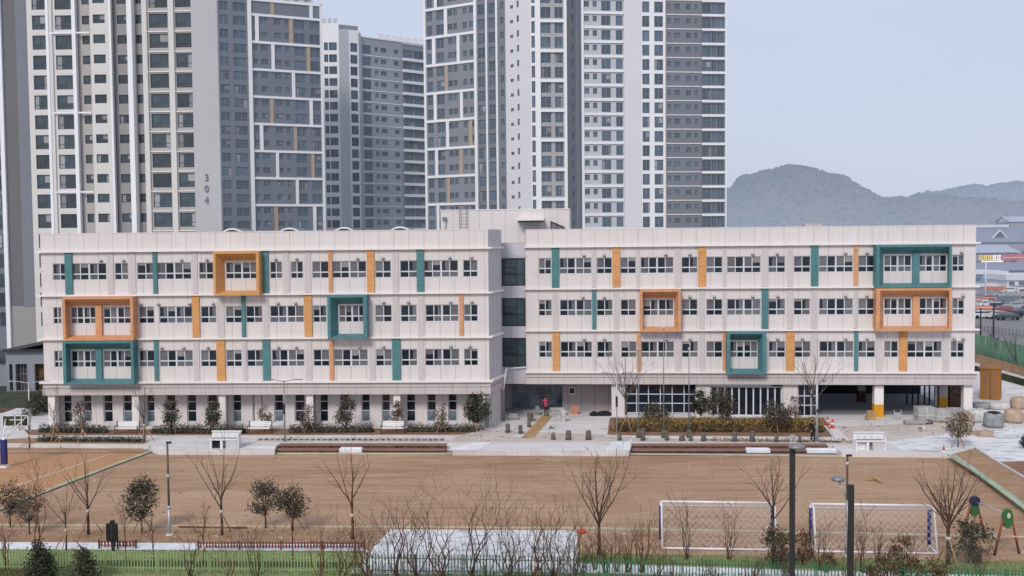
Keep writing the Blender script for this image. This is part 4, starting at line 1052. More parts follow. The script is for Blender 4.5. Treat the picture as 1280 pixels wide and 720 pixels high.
# ------------------------------------------------------------------ town at the right
def frpx(xa, xb, depth, ypx=300): return Frame(P(xa, depth, ypx), P(xb, depth, ypx))
def gable_roof(mb, x0, x1, y0, y1, z, h, m, ov=0.5):
    ym = (y0+y1)/2
    mb.face([(x0-ov,y0-ov,z),(x1+ov,y0-ov,z),(x1+ov,ym,z+h),(x0-ov,ym,z+h)], m); mb.face([(x1+ov,y1+ov,z),(x0-ov,y1+ov,z),(x0-ov,ym,z+h),(x1+ov,ym,z+h)], m)
    for x, s_ in ((x0, -1), (x1, 1)):
        mb.face([(x,y0,z),(x,y1,z),(x,ym,z+h)] if s_ < 0 else [(x,y1,z),(x,y0,z),(x,ym,z+h)], 'far_white')
def shed(name, label, px0, px1, depth, ytop, yeave, ybase, deep, wallm, roofm, cat='building', gable=True, wins=6):
    fr = frpx(px0, px1, depth, 320); z = lambda y: max(0.2, fr.z((px0+px1)/2, y))
    root = thing(name, label, cat, fr.w(0, 0))
    W = fr.len; ze, zt = z(yeave), z(ytop)
    m = MB(); m.box(0, W, 0, deep, 0, ze, wallm)
    m.build('wall', root, fr)
    m = MB()
    if gable: gable_roof(m, 0, W, 0, deep, ze+.02, zt-ze, roofm, 1.0)
    else: m.box(-.5, W+.5, -.6, deep, ze+.01, zt, roofm)
    m.build('roof', root, fr)
    for i in range(wins):
        m = MB(); w = W/wins*0.55; x = W*(i+0.5)/wins; h = max(1.2, ze*0.28); zb = ze*0.35
        m.box(x-w/2, x+w/2, -0.12, -0.005, zb, zb+h, 'far_dark'); m.box(x-w/2-.1, x+w/2+.1, -0.16, -0.122, zb-.15, zb, 'far_white')
        m.build('window', root, fr)
    return root, fr, W, ze
shed('hall', 'long hall with white flat roof below the hills at right', 1190, 1259, 620, 281, 284.5, 300, 20, 'far_wall', 'far_white', gable=False)
r_, fr, W, ze = shed('market_hall', 'large dark grey roofed hall with small triangular dormer', 1150, 1330, 520, 285, 303, 318, 40, 'far_wall', 'far_roof')
m = MB(); x = fr.u(1257, 296); z_ = fr.z(1257, 299); m.box(x-4.2, x+4.2, 6, 6.6, z_-.1, z_+.3, 'far_white')
for s_ in (-1, 1): m.tube((x+s_*4.0, 6, z_+.3), (x, 6, z_+4.6), .42, m='far_white', n=4)
m.face([(x-4,6.3,z_+.3),(x+4,6.3,z_+.3),(x,6.3,z_+4.5)], 'far_dark'); m.build('dormer', r_, fr)
shed('house', 'far blue grey house with white eaves at the right edge', 1262, 1330, 700, 270, 277, 290, 20, 'far_wall', 'far_roof_blue', wins=3)
r_, fr, W, ze = shed('restaurant', 'long low restaurant with pale blue metal roof and lit sign', 1180, 1272, 400, 306.5, 316, 333, 24, 'far_wall', 'far_roof_blue', wins=8)
x0 = fr.u(1223, 322); x1 = fr.u(1251, 322)
m = MB(); zz0, zz1 = fr.z(1237, 325), fr.z(1237, 319)
n = 5
for i in range(n):
    a = x0+(x1-x0)*i/n; b = a+(x1-x0)/n*0.82; cm = 'sign_yellow' if i < 3 else 'sign_white'
    w_ = (b-a); h_ = zz1-zz0
    m.box(a, b, -0.9, -0.6, zz0, zz0+h_*.18, cm); m.box(a, b, -0.9, -0.6, zz1-h_*.18, zz1, cm)
    m.box(a, a+w_*.22, -0.9, -0.6, zz0+h_*.18, zz1-h_*.18, cm); m.box(a+w_*.55, a+w_*.8, -0.9, -0.6, zz0+h_*.18, zz1-h_*.18, cm)
    if i % 2: m.box(a+w_*.22, a+w_*.55, -0.9, -0.6, zz0+h_*.42, zz0+h_*.6, cm)
m.box(x0+.8, x1+.6, -0.9, -0.6, fr.z(1237, 327.6), fr.z(1237, 325.8), 'sign_white')
m.build('sign_lettering', r_, fr)
m = MB(); a, b = fr.u(1252.5, 322), fr.u(1310, 322); m.box(a, b, -0.5, -0.1, fr.z(1265,325.5), fr.z(1265,317.5), 'far_red'); m.box(a, b, -0.55, -0.502, fr.z(1265,322.2), fr.z(1265,321.4), 'far_white'); m.build('red_signboard', r_, fr)
shed('warehouse', 'dark grey warehouse behind the blue market awning', 1190, 1330, 360, 329, 338, 352, 22, 'far_wall', 'far_roof', wins=9)
r_, fr, W, ze = shed('market_stall', 'blue sided market building with white roof edge behind the car park', 1200, 1258, 320, 339, 343, 355, 15, 'far_blue', 'far_white', gable=False, wins=4)
r_, fr, W, ze = shed('shop', 'white flat roofed shop with dark openings right of the blue market', 1259, 1320, 300, 343, 350, 366, 14, 'far_white', 'far_white', gable=False, wins=5)

def car(label, px, py, body, rz, s=1.0):
    g = G(px, py, 0); root = thing('parked_car', label, 'car', (g.x, g.y, 0), rz, 'cars in the car park beyond the school')
    m = MB()
    prof = [(-2.2,.35),(2.2,.35),(2.25,.75),(1.45,.92),(.75,1.42),(-1.1,1.45),(-1.9,.98),(-2.25,.9)]
    for y0, y1 in ((-.85,.85),):
        m.face([(x,y0,z) for x, z in prof], body); m.face([(x,y1,z) for x, z in reversed(prof)], body)
        for (a, b), (c_, d) in zip(prof, prof[1:]+prof[:1]): m.face([(a,y0,b),(a,y1,b),(c_,y1,d),(c_,y0,d)], body)
    m.build('body', root)
    m = MB()
    for y in (-.856, .856): m.face([(1.2,y,.98),(.7,y,1.35),(-1.05,y,1.37),(-1.7,y,1.0)], 'far_dark')
    m.face([(1.40,-.7,.96),(1.40,.7,.96),(.80,.6,1.40),(.80,-.6,1.40)], 'far_dark'); m.face([(-1.15,-.6,1.44),(-1.15,.6,1.44),(-1.9,.7,1.0),(-1.9,-.7,1.0)], 'far_dark')
    m.build('windows', root)
    for x in (-1.35, 1.35):
        for y in (-.88, .70):
            m = MB(); m.tube((x, y, .32), (x, y+.18, .32), .32, m='tyre', n=10); m.build('wheel', root)
    return root
car('white parked car nearest the corner of the school', 1228, 397.5, 'car_white', 0.05)
car('white parked car directly left of the dark one', 1245, 397.8, 'car_white', 0.3)
car('dark parked car standing with a white car to its left', 1260, 400, 'car_dark', 0.1)
car('black parked car at the right edge of the photo', 1277, 394, 'car_dark', 0.5)
car('dull red parked car behind the dark one', 1256, 391, 'car_red', 0.2)
car('silver parked car in the middle rows of the car park', 1250, 371, 'car_silver', 0.1)
car('small white parked car in the farthest row', 1262, 366, 'car_white', 0.0)
car('second silver parked car near the red light', 1276, 372, 'car_silver', 0.3)
rngb = random.Random(5)
for i, (px, py, w_, c_, lab) in enumerate(((1226,378,3.5,'barrier','orange road barrier leftmost in the car park'),(1235,382,4,'barrier','orange road barrier second from the school corner'),(1244,375,5,'car_red','red barrier beside the tall dark pole'),(1259,376,6,'barrier','long orange barrier below the red light'),(1231,388,4,'barrier','orange barrier behind the white cars'))):
    g = G(px, py, 0); m = MB()
    m.box(-w_/2, w_/2, -.25, .25, 0, .25, c_); m.box(-w_/2+.05, w_/2-.05, -.1, .1, .25, 1.0, c_); m.box(-w_/2, w_/2, -.13, -.102, .55, .7, 'far_white')
    o = m.build('road_barrier', loc=(g.x, g.y, 0)); tag(o, lab, 'barrier', 'barriers in the car park')
car('white van like car second row beside the barriers', 1233, 384, 'car_white', 0.15)
car('dark parked car behind the orange barriers', 1248, 384, 'car_dark', 0.05)
car('silver parked car at the edge of the road near the guard rail', 1268, 386, 'car_silver', 0.25)
car('red parked car in the farthest row by the market', 1240, 363, 'car_red', 0.0)
car('white parked car in the farthest row by the shop', 1274, 363, 'car_white', 0.1)
for px, py, w_, h_, c_, lab in ((1229,367,7,2.4,'far_white','white canopy stand in the car park left of the pale lamp'),(1240,369,6,2.0,'barrier','salmon canopy stand right of the pale lamp'),(1256,380,5,1.6,'far_dark','dark stall below the red barriers'),(1272,378,7,2.2,'far_wall','grey stall near the right edge of the car park')):
    g = G(px, py, 0); root = thing('market_canopy', lab, 'canopy', (g.x, g.y, 0))
    m = MB(); m.box(-w_/2, w_/2, -1.5, 1.5, h_, h_+.25, c_); m.box(-w_/2, w_/2, -1.52, -1.5, h_-.5, h_-.002, c_); m.build('roof', root)
    for sx in (-1, 1):
        for sy in (-1, 1): m = MB(); m.box(sx*(w_/2-.15)-.06, sx*(w_/2-.15)+.06, sy*1.3-.06, sy*1.3+.06, 0, h_-.003, 'car_silver'); m.build('leg', root)
    m = MB(); m.box(-w_/2+.4, w_/2-.4, -.6, .6, 0, .9, 'far_wall'); m.build('counter', root)
# poles
def pole(name, label, cat, px, ybase, ytop, r, m, z=0.0, group=None, extra=None):
    g = G(px, ybase, z); dep = (g-CAM).dot(fwd); h = (ybase-ytop)*dep/F
    root = thing(name, label, cat, (g.x, g.y, z), 0, group)
    mb = MB(); mb.tube((0,0,0), (0,0,h), r, r*.8, m, 8); mb.build('pole', root)
    mb = MB(); mb.box(-r*2, r*2, -r*2, r*2, 0, .05, m); mb.build('base_plate', root)
    if extra: extra(root, h)
    return root, h
def ball_top(root, h):
    m = MB(); m.box(-.9, .9, -.12, .12, h-.05, h+.10, 'car_silver'); m.build('lamp_head', root)
pole('street_lamp', 'pale street lamp rising in front of the market', 'street lamp', 1232, 372, 325, .22, 'far_white', extra=ball_top)
pole('street_lamp', 'thin dark street lamp standing among the parked cars', 'street lamp', 1241.5, 440, 378, .14, 'dark_metal', extra=ball_top)
def xarm(root, h):
    m = MB(); m.box(-1.0, 1.0, -.06, .06, h-.7, h-.55, 'dark_metal'); m.build('cross_arm', root)
pole('utility_pole', 'dark utility pole close to the school corner', 'pole', 1225.5, 428, 385, .13, 'dark_metal', extra=xarm)
pole('utility_pole', 'short dark utility pole above the green mesh fence', 'pole', 1238, 446, 417, .11, 'dark_metal', extra=xarm)
# roadside guard rail
m = MB(); a, b = G(1218, 414), G(1340, 428); d = b-a; n = 26
for i in range(n+1):
    p = a+d*(i/n); m.box(p.x-.1, p.x+.1, p.y-.1, p.y+.1, 0, 1.1, 'far_dark')
for z in (.6, 1.0): m.tube(a+Vector((0,0,z)), b+Vector((0,0,z)), .06, m='car_silver', n=5)
tag(m.build('guard_rail'), 'grey guard rail of short posts along the road beyond the school', 'guard rail')
m = MB(); a, b = G(1250, 433), G(1340, 462)
m.prism([(a.x,a.y),(b.x,b.y),(b.x+2,b.y+2),(a.x+2,a.y+2)], 0, .4, 'far_white'); tag(m.build('road_kerb'), kind='structure')
# green mesh fence and its bank
m = MB(); g0_, g1_ = G(1214, 452), G(1345, 494); dd = (g1_-g0_)
base_h = 1.4
N_ = 12
fm = MB()
for i in range(N_):
    p, q_ = g0_+dd*(i/N_), g0_+dd*((i+1)/N_)
    wob = 0.12*math.sin(i*2.1)
    fm.face([(p.x,p.y,base_h-.4),(q_.x,q_.y,base_h-.4),(q_.x,q_.y,base_h+2.2+wob),(p.x,p.y,base_h+2.2-wob)], 'mesh_green')
root = thing('construction_fence', 'green mesh construction fence running down behind the orange container', 'fence', (0, 0, 0))
fm.build('mesh_cloth', root)
for i in range(N_+1):
    p = g0_+dd*(i/N_); t = MB(); t.tube((p.x, p.y+.06, base_h-.4), (p.x, p.y+.06, base_h+2.3), .05, m='grey_metal', n=6); t.build('post', root)
m.prism([(g0_.x-1, g0_.y+.4),(g1_.x, g1_.y+.4),(g1_.x, g1_.y+6),(g0_.x-1, g0_.y+6)], 0, base_h, 'planting_soil')
tag(m.build('earth_bank'), kind='structure')
m = MB(); a, b = G(1214, 468), G(1345, 506)
m.prism([(a.x,a.y),(b.x,b.y),(b.x,b.y+.5),(a.x,a.y+.5)], 0, 1.1, 'bank'); tag(m.build('retaining_wall'), 'low mossy retaining wall under the green mesh fence', 'wall')

# left: annex and bank
AF = frpx(-14, 62, 104, 440)
root = thing('annex_building', 'small grey flat roofed block with dark doorways left of the school', 'building', AF.w(0, 0))
an = lambda px, y=0: AF.u(px, 460, y)
zb_, zt_ = AF.z(30, 489), AF.z(30, 438.5)
m = MB()
segs = [(7.5, 11.5), (15.5, 19), (34, 42), (-60, -20)]
holes = [(an(11.5), an(15.5)), (an(19.3), an(34)), (an(43), an(56))]
holes_wall(m, an(7.5), an(62), zb_, zt_, zb_+.05, AF.z(30, 455), holes, 0, .4, 'annex')
m.box(an(7.5), an(62), .9, 10, zb_, zt_-.1, 'annex_dark'); m.box(an(7.5), an(7.5)+.3, .4, 10, zb_, zt_, 'annex')
m.build('wall', root, AF)
m = MB(); m.box(an(6.5), an(64), -.5, 10.2, zt_, zt_+.18, 'dark_metal')
m.face([(an(26), -.3, zt_+.2), (an(64), -.3, zt_+.9), (an(64), 6, zt_+1.6), (an(26), 6, zt_+.3)], 'annex_dark'); m.build('roof', root, AF)
m = MB(); a, b = holes[1]; m.box(a, b, .5, .56, zb_+.05, AF.z(30,455), 'interior')
for i in range(4): m.box(a+(b-a)*i/4, a+(b-a)*i/4+.06, .42, .498, zb_+.05, AF.z(30,455), 'grey_metal')
m.box(a, b, .40, .419, zb_+1.7, zb_+1.76, 'grey_metal'); m.build('door', root, AF)
m = MB(); a, b = holes[2]; m.box(a, b, .5, .56, zb_+.05, AF.z(30,455), 'brown_panel'); m.build('door', root, AF)
m = MB(); m.box(an(-60), an(62), -1.6, 10.5, 0, zb_, 'annex_dark'); m.box(an(-60), an(62), -1.75, -1.6, zb_-.25, zb_+.02, 'annex'); m.build('terrace_slab', root, AF)
AL = frpx(-80, 7, 108, 440)
root = thing('annex_building', 'grey low building with small windows cut by the left edge', 'building', AL.w(0, 0))
m = MB(); W = AL.len; m.box(0, W, 0, 8, 0, AL.z(0, 452), 'annex'); m.build('wall', root, AL)
m = MB(); m.box(-.3, W+.3, -.4, 8, AL.z(0, 452)+.002, AL.z(0, 448), 'annex_dark'); m.build('roof', root, AL)
for i in range(5):
    m = MB(); x = W-1.2-i*1.7; m.box(x-.45, x+.45, -.06, -.003, 1.6, 3.2, 'glass_dark'); m.box(x-.5, x+.5, -.1, -.062, 1.5, 1.6, 'annex'); m.build('window', root, AL)
# planted bank under it
m = MB()
pts = [(-90, 545, 0.36), (-90, 500, 2.2), (75, 500, 2.2), (62, 523, .36)]
fr_ = frpx(-90, 64, 98.5, 500); W = fr_.len
m.face([(0,-2.8,ZP),(W,-2.8,ZP),(W,3.4,1.0),(0,3.4,1.0)], 'bank'); m.face([(W,-2.8,ZP),(W,3.4,ZP),(W,3.4,1.0)], 'bank')
tag(m.build('grass_bank', fr=fr_), kind='structure')
m = MB(); m.box(0, W-2, -5.5, -3.0, ZP+.006, ZP+.05, 'clay'); tag(m.build('clay_strip', fr=fr_), kind='structure')
# ------------------------------------------------------------------ plants
def grow(mb, p, d, length, r, depth, rng, m, kids=3, spread=0.5, upw=0.25, wob=0.12, shrink=0.68, segs=3, minr=0.006, tips=None):
    n = 6 if r > 0.03 else (4 if r > 0.012 else 3)
    pts = [Vector(p)]; dd = Vector(d).normalized()
    for i in range(segs):
        dd = (dd + Vector((rng.gauss(0,wob), rng.gauss(0,wob), rng.gauss(0,wob*.5)+upw*0.25))).normalized()
        q_ = pts[-1]+dd*(length/segs); ra = r*(1-0.55*i/segs); rb = r*(1-0.55*(i+1)/segs)
        mb.tube(pts[-1], q_, max(ra, minr), max(rb, minr*0.7), m, n, cap=False); pts.append(q_)
        if depth > 0 and i > 0 or (depth > 0 and segs < 3):
            for _ in range(kids if i < segs-1 else 1):
                if rng.random() < 0.75:
                    t = rng.random(); base = pts[-2].lerp(pts[-1], t)
                    side = Vector((rng.gauss(0,1), rng.gauss(0,1), rng.gauss(0,.3))).normalized()
                    nd = (dd*(1-spread)+side*spread+Vector((0,0,upw))).normalized()
                    grow(mb, base, nd, length*shrink*rng.uniform(.7,1.1), max(rb*.62, minr), depth-1, rng, m, kids, spread, upw, wob, shrink, segs, minr, tips)
    if tips is not None: tips.append(pts[-1]); 
    if depth > 0:
        grow(mb, pts[-1], dd, length*shrink, max(r*.42, minr), depth-1, rng, m, kids, spread, upw, wob, shrink, segs, minr, tips)
def stakes(root, h, rad, n, rng, m='stake', r=0.028):
    a0 = rng.uniform(0, 6.28)
    for i in range(n):
        a = a0+6.283*i/n; mb = MB()
        mb.tube((math.cos(a)*rad, math.sin(a)*rad, 0), (-math.cos(a)*.06+.03*(i%2), -math.sin(a)*.06, h), r, r, m, 6); mb.build('support_stake', root)
def place(px, py, z=0.0):
    g = G(px, py, z); return (g.x, g.y, z), (g-CAM).dot(fwd)
def bare_tree(label, px, yb, yt, seed, z=0.0, m='bark', st=3, fork=0.33, limbs=7, group=None, spread=.30, r0=.075, depth=2, dens=.62):
    loc, dep = place(px, yb, z); h = (yb-yt)*dep/F
    rng = random.Random(seed); root = thing('bare_tree', label, 'tree', loc, 0, group)
    tr = MB(); f_ = h*fork
    tr.tube((0,0,0), (0.01,0,f_*.5), r0, r0*.85, m, 8); tr.tube((0.01,0,f_*.5), (-.01,0.01,f_), r0*.85, r0*.78, m, 8); tr.tube((-.01,.01,f_), (0,0,f_*1.5), r0*.78, r0*.5, m, 7)
    tr.build('trunk', root)
    cr = MB()
    def limb(base, d, L, r, lvl, bend):
        """a long limb that curves upward and carries a few clean side shoots"""
        k = 6 if lvl < 2 else 4
        pt = Vector(base); dd = Vector(d).normalized(); out = []
        for j in range(k):
            dd = (dd+Vector((rng.gauss(0,.07), rng.gauss(0,.07), bend)) ).normalized()
            q_ = pt+dd*(L/k); ra = r*(1-.8*j/k); rb = r*(1-.8*(j+1)/k)
            cr.tube(pt, q_, max(ra,.0065), max(rb,.005), m, 6 if ra > .02 else 4, False); out.append((pt, q_, dd, rb)); pt = q_
        if lvl < depth:
            for j in range(1, k):
                if rng.random() < (dens if lvl == 0 else dens*.55):
                    pa, pb, dv, rr_ = out[j]
                    az = rng.uniform(0, 6.283); side = dv.cross(Vector((math.cos(az), math.sin(az), .2))).normalized()
                    limb(pa.lerp(pb, rng.random()), dv*.80+side*.52, L*rng.uniform(.38,.62)*(1-.08*j), max(rr_*.75,.007), lvl+1, .05)
    for i in range(limbs):
        a = 6.283*i/limbs+rng.uniform(-.35,.35); t = rng.uniform(0.92, 1.45)
        sp = rng.uniform(.45, 1.0)
        d = Vector((math.cos(a)*sp, math.sin(a)*sp, 1.0)) if i else Vector((.05,0,1))
        limb((0,0,f_*t), d, (h-f_*t)*rng.uniform(.86,1.06)/ (1.0 if i == 0 else (1+.12*sp)), r0*.40, 0, .05)
    cr.build('crown', root)
    if st: 
        stakes(root, min(1.35, h*.3), .75, st, rng)
        k = MB(); k.lathe((0,0,min(1.3,h*.29)-.1), [(r0*1.2,0),(r0*1.25,.1),(r0*1.2,.16)], 'line_white', 8); k.build('tree_tie', root)
    return root
def leafy(label, name, cat, px, yb, yt, wpx, seed, z=0.0, leafm=('leaf_dark',), n=1300, size=.10, stem=.35, barkm='bark_grey', st=0, group=None, clumps=22, cone=False, sth=1.1):
    loc, dep = place(px, yb, z); h = (yb-yt)*dep/F; w = wpx*1.18*dep/F/2
    rng = random.Random(seed); root = thing(name, label, cat, loc, 0, group)
    tr = MB(); cents = []
    z0 = h*stem
    for i in range(clumps):
        t = rng.random(); zz = z0+(h-z0)*(t*.88+.06)
        rr = w*(1.0-t*.85 if cone else math.sin(math.pi*min(.97, .16+t*.74))**.6)*rng.uniform(.25,.86)
        a = rng.uniform(0, 6.283); cents.append(Vector((math.cos(a)*rr, math.sin(a)*rr, zz)))
    tr.tube((0,0,0), (0,0,z0+.1*(h-z0)), .045, .035, barkm, 7)
    base = Vector((0,0,z0*.75))
    for c in cents[::2]:
        mid = base.lerp(c, .5)+Vector((0,0,-.08*h+rng.uniform(-.03,.03)))
        tr.tube(base, mid, .025, .018, barkm, 5, False); tr.tube(mid, c, .018, .008, barkm, 4, False)
    tr.build('trunk', root)
    cr = MB(); cs = max(.13, w*.36)
    for i in range(int(n*1.5)):
        c = cents[rng.randrange(len(cents))]
        d = Vector((rng.gauss(0,1), rng.gauss(0,1), rng.gauss(0,1)))*.5*cs
        mm = leafm[rng.randrange(len(leafm))]
        p = c+d
        if p.z < z0*.8: p.z = z0*.8+rng.random()*.2
        cr.leaf(p, size*rng.uniform(.7,1.6), mm, rng)
    cr.build('crown', root)
    if st: stakes(root, sth, .62, st, rng)
    return root
def shrub_bare(label, px, yb, yt, wpx, seed, z=0.0, m='bark', stems=5, group=None, name='bare_shrub', cat='shrub', leafm=None, nl=0, crook=.30, r=.022, depth=3, h=None, up=.30):
    loc, dep = place(px, yb, z); h = h or (yb-yt)*dep/F; w = wpx*dep/F/2
    rng = random.Random(seed); root = thing(name, label, cat, loc, 0, group)
    cr = MB(); tips = []
    def stem(base, d, L, r_, lvl):
        k = 9 if lvl == 0 else 5
        pt = Vector(base); dd = Vector(d).normalized(); sw = rng.uniform(0, 6.28); out = []
        for j in range(k):
            sw += rng.uniform(.7, 1.5)
            dd = (dd+Vector((math.sin(sw)*crook*.8+rng.gauss(0,crook*.25), math.cos(sw)*crook*.5, .12))).normalized()
            q_ = pt+dd*(L/k); ra = max(r_*(1-.8*j/k), .007); rb = max(r_*(1-.8*(j+1)/k), .0055)
            cr.tube(pt, q_, ra, rb, m, 5 if ra > .015 else 3, False); out.append((pt, q_, dd, rb)); pt = q_
        tips.append(pt)
        if lvl < 2:
            for j in range(2 if lvl == 0 else 1, k):
                if rng.random() < (.62 if lvl == 0 else .45):
                    pa, pb, dv, rr_ = out[j]; az = rng.uniform(0, 6.283)
                    side = dv.cross(Vector((math.cos(az), math.sin(az), .2))).normalized()
                    stem(pb, dv*.7+side*.6, L*rng.uniform(.25,.45), max(rr_*.7,.007), lvl+1)
    for i in range(stems):
        a = 6.283*i/stems+rng.uniform(-.5,.5); sp = rng.uniform(.2, 1.0)*w/h*1.1
        stem((math.cos(a)*.07, math.sin(a)*.07, 0), (math.cos(a)*sp, math.sin(a)*sp*.7, 1), h*rng.uniform(.66,.90), r*1.25, 0)
    cr.build('branches', root)
    if leafm:
        lf = MB()
        for _ in range(nl):
            c = tips[rng.randrange(len(tips))]; lf.leaf(c+Vector((rng.gauss(0,.12),rng.gauss(0,.12),rng.gauss(0,.15))), rng.uniform(.05,.12), leafm[rng.randrange(len(leafm))], rng)
        lf.build('leaves', root)
    return root

GB = 'staked bare trees at the near edge of the sports field'
bare_tree('bare staked tree standing left of the black covered board', 110.5, 668, 563, 11, fork=.30, limbs=6, r0=.085)
bare_tree('slender bare sapling between the leafless shrub and the larger staked tree', 83, 688, 598, 12, fork=.36, limbs=5, r0=.05)
bare_tree('wide bare staked tree right of the tall brown camera pole', 277.5, 669, 548, 13, fork=.27, limbs=6, r0=.085)
bare_tree('bare staked tree behind the red picket fence end', 441, 674, 556, 14, fork=.34, limbs=5, r0=.09, m='bark_red')
bare_tree('broad bare tree right of the white concrete pad', 749, 694, 560, 15, st=0, fork=.27, limbs=10, r0=.095, dens=.85)
bare_tree('dark bare tree in front of the left goal right post', 966.5, 697, 570, 16, st=0, fork=.40, limbs=7, r0=.085)
bare_tree('large bare tree beside the right goal with one side prop', 1185, 706, 572, 17, st=2, fork=.30, limbs=11, r0=.11, dens=.85)
bare_tree('thin bare sapling right of the black covered board', 157, 700, 625, 18, fork=.4, limbs=5, r0=.035, st=0, m='bark_red')
bare_tree('short bare forked sapling in front of the pole with the long shadow strip', 192, 712, 640, 19, fork=.4, limbs=5, r0=.04, st=0)
bare_tree('thin bare sapling below the two small round evergreens', 366, 700, 605, 20, fork=.4, limbs=5, r0=.04, st=0, m='bark_red')
bare_tree('thin bare sapling near the middle of the red picket fence', 255, 706, 628, 21, fork=.4, limbs=5, r0=.04, st=2)
# in front of the school
bare_tree('bare staked tree with wrapped trunk in front of the left wing', 180.5, 552, 476, 22, z=ZP, m='bark_grey', limbs=8, fork=.3, st=4)
bare_tree('bare tree with wide crown left of the three flagpoles', 783, 540, 432, 23, z=ZP, m='bark_grey', limbs=11, fork=.36, st=4, r0=.09)
bare_tree('bare tree rising beside the grey camera pole and parking opening', 1016, 540, 436, 24, z=ZP, m='bark_grey', limbs=10, fork=.36, st=4, r0=.09)
bare_tree('slim bare staked tree at the left corner of the school', 68.5, 551, 480, 25, z=ZP, m='bark_grey', limbs=6, fork=.35, st=4, r0=.05)
bare_tree('small bare staked tree near the basketball hoop', 36.5, 560, 505, 26, z=0, m='bark_grey', limbs=5, fork=.35, st=4, r0=.045)
bare_tree('small staked sapling second from the left corner of the school', 74, 558.5, 515, 27, z=0, m='bark_grey', limbs=4, fork=.4, st=4, r0=.045)
bare_tree('small staked sapling at the bed third from the left corner', 104, 553, 500, 28, z=ZP, m='bark_grey', limbs=4, fork=.4, st=4, r0=.045)
bare_tree('bare street tree behind the green mesh fence nearer the school', 1252, 462, 408, 29, m='bark_grey', limbs=7, fork=.3, st=0, r0=.08)
bare_tree('bare street tree behind the green mesh fence at the right edge', 1269, 470, 405, 30, m='bark_grey', limbs=7, fork=.3, st=0, r0=.09)
bare_tree('small bare street tree close to the dark street lamp', 1243, 455, 415, 31, m='bark_grey', limbs=6, fork=.3, st=0, r0=.06)

leafy('round dark evergreen on three stakes left of the tall brown camera pole', 'evergreen_tree', 'tree', 177.5, 667, 599, 44, 41, st=3, leafm=('leaf_dark','leaf_olive','leaf_deep','leaf_mauve'), n=1500, size=.10, stem=.33, clumps=34)
leafy('small dark evergreen left of its twin near the white light strip', 'evergreen_tree', 'tree', 332, 660, 603, 40, 42, st=3, leafm=('leaf_dark','leaf_mauve'), n=1200, size=.09, stem=.38, clumps=20)
leafy('small round dark evergreen right of its twin on yellow stakes', 'evergreen_tree', 'tree', 366.5, 664, 608, 42, 43, st=4, leafm=('leaf_dark','leaf_olive','leaf_deep'), n=1100, size=.10, stem=.38, clumps=18)
leafy('thin leafy tree behind the shrubs at the left edge', 'evergreen_tree', 'tree', 13, 659, 604, 40, 44, st=3, leafm=('leaf_mauve','leaf_dark'), n=1000, size=.085, stem=.35, clumps=24)
leafy('sparse olive leaved tree beside the slender sapling at left', 'evergreen_tree', 'tree', 37, 668, 606, 34, 45, st=0, leafm=('leaf_olive','leaf_mauve','leaf_brown'), n=800, size=.085, stem=.35, clumps=24)
leafy('dark leafy bush between the right goal and the climbing frame', 'evergreen_bush', 'bush', 1211, 702, 647, 46, 46, leafm=('leaf_dark','leaf_olive'), n=1000, size=.11, stem=.05, clumps=24)
leafy('dark conifer bush with pointed top at the bottom left', 'conifer_bush', 'bush', 50, 726, 676, 42, 47, leafm=('leaf_dark','leaf_deep'), n=2200, size=.09, stem=.02, clumps=40, cone=True)
leafy('smaller dark conifer bush right of the pointed one at bottom left', 'conifer_bush', 'bush', 105, 728, 683, 44, 48, leafm=('leaf_dark','leaf_olive'), n=1400, size=.09, stem=.02, clumps=30, cone=True)
leafy('brown leaved bush in front of the left goal right post', 'brown_bush', 'bush', 972, 712, 660, 40, 49, leafm=('leaf_dark','leaf_brown','leaf_olive'), n=900, size=.10, stem=.1, clumps=26)
leafy('rusty brown bush right of the tall dark lamp post', 'brown_bush', 'bush', 1003, 706, 664, 30, 50, leafm=('leaf_brown','leaf_rust'), n=600, size=.09, stem=.1, clumps=22)
leafy('sparse rusty bush under the right goal left of centre', 'brown_bush', 'bush', 1034, 716, 688, 22, 51, leafm=('leaf_brown',), n=260, size=.09, stem=.1, clumps=14)
leafy('tall rusty bush in front of the right goal centre', 'brown_bush', 'bush', 1127, 728, 668, 34, 52, leafm=('leaf_brown','leaf_rust'), n=600, size=.10, stem=.15, clumps=22)
leafy('low brown bush at the fence left of the large bare tree', 'brown_bush', 'bush', 1168, 735, 700, 44, 53, leafm=('leaf_brown','leaf_rust'), n=600, size=.10, stem=.1, clumps=22)
leafy('low brown bush at the fence under the right goal', 'brown_bush', 'bush', 1108, 738, 698, 46, 54, leafm=('leaf_brown','leaf_rust','leaf_olive'), n=700, size=.10, stem=.1, clumps=22)
# evergreens along the school
row = [(100.8,541,500,22,'sparse reddish leafy tree at the first windows of the left wing',('leaf_mauve','leaf_brown'),450),
 (215.8,541,501,24,'dense green tree between the two left benches',('leaf_dark','leaf_olive'),900),
 (266,541,503,22,'dense green tree directly behind the left wash stand',('leaf_dark','leaf_olive'),900),
 (331.5,539,504,18,'pale leaved tree beside the middle bench',('leaf_pale','leaf_mauve'),350),
 (386,541,506,24,'pale leaved staked tree right of the twin armed lamp',('leaf_pale','leaf_mauve','leaf_dark'),500),
 (432.5,540,497,26,'dense dark tree between the lamp and the right bench',('leaf_dark','leaf_mauve'),1000),
 (495.5,539,500,16,'reddish leaved tree directly behind the right bench',('leaf_brown','leaf_mauve'),450),
 (551.5,541,505,20,'pale dry leaved tree on stakes near the corner of the left wing',('leaf_pale','leaf_mauve'),450)]
for i, (px, yb, yt, w, lab, lm, n) in enumerate(row):
    leafy(lab, 'young_tree', 'tree', px, yb, yt, w, 60+i, z=ZP, leafm=lm, n=n, size=.11, stem=.22, clumps=24, st=4 if i in (0,1,2,4,7) else 0)
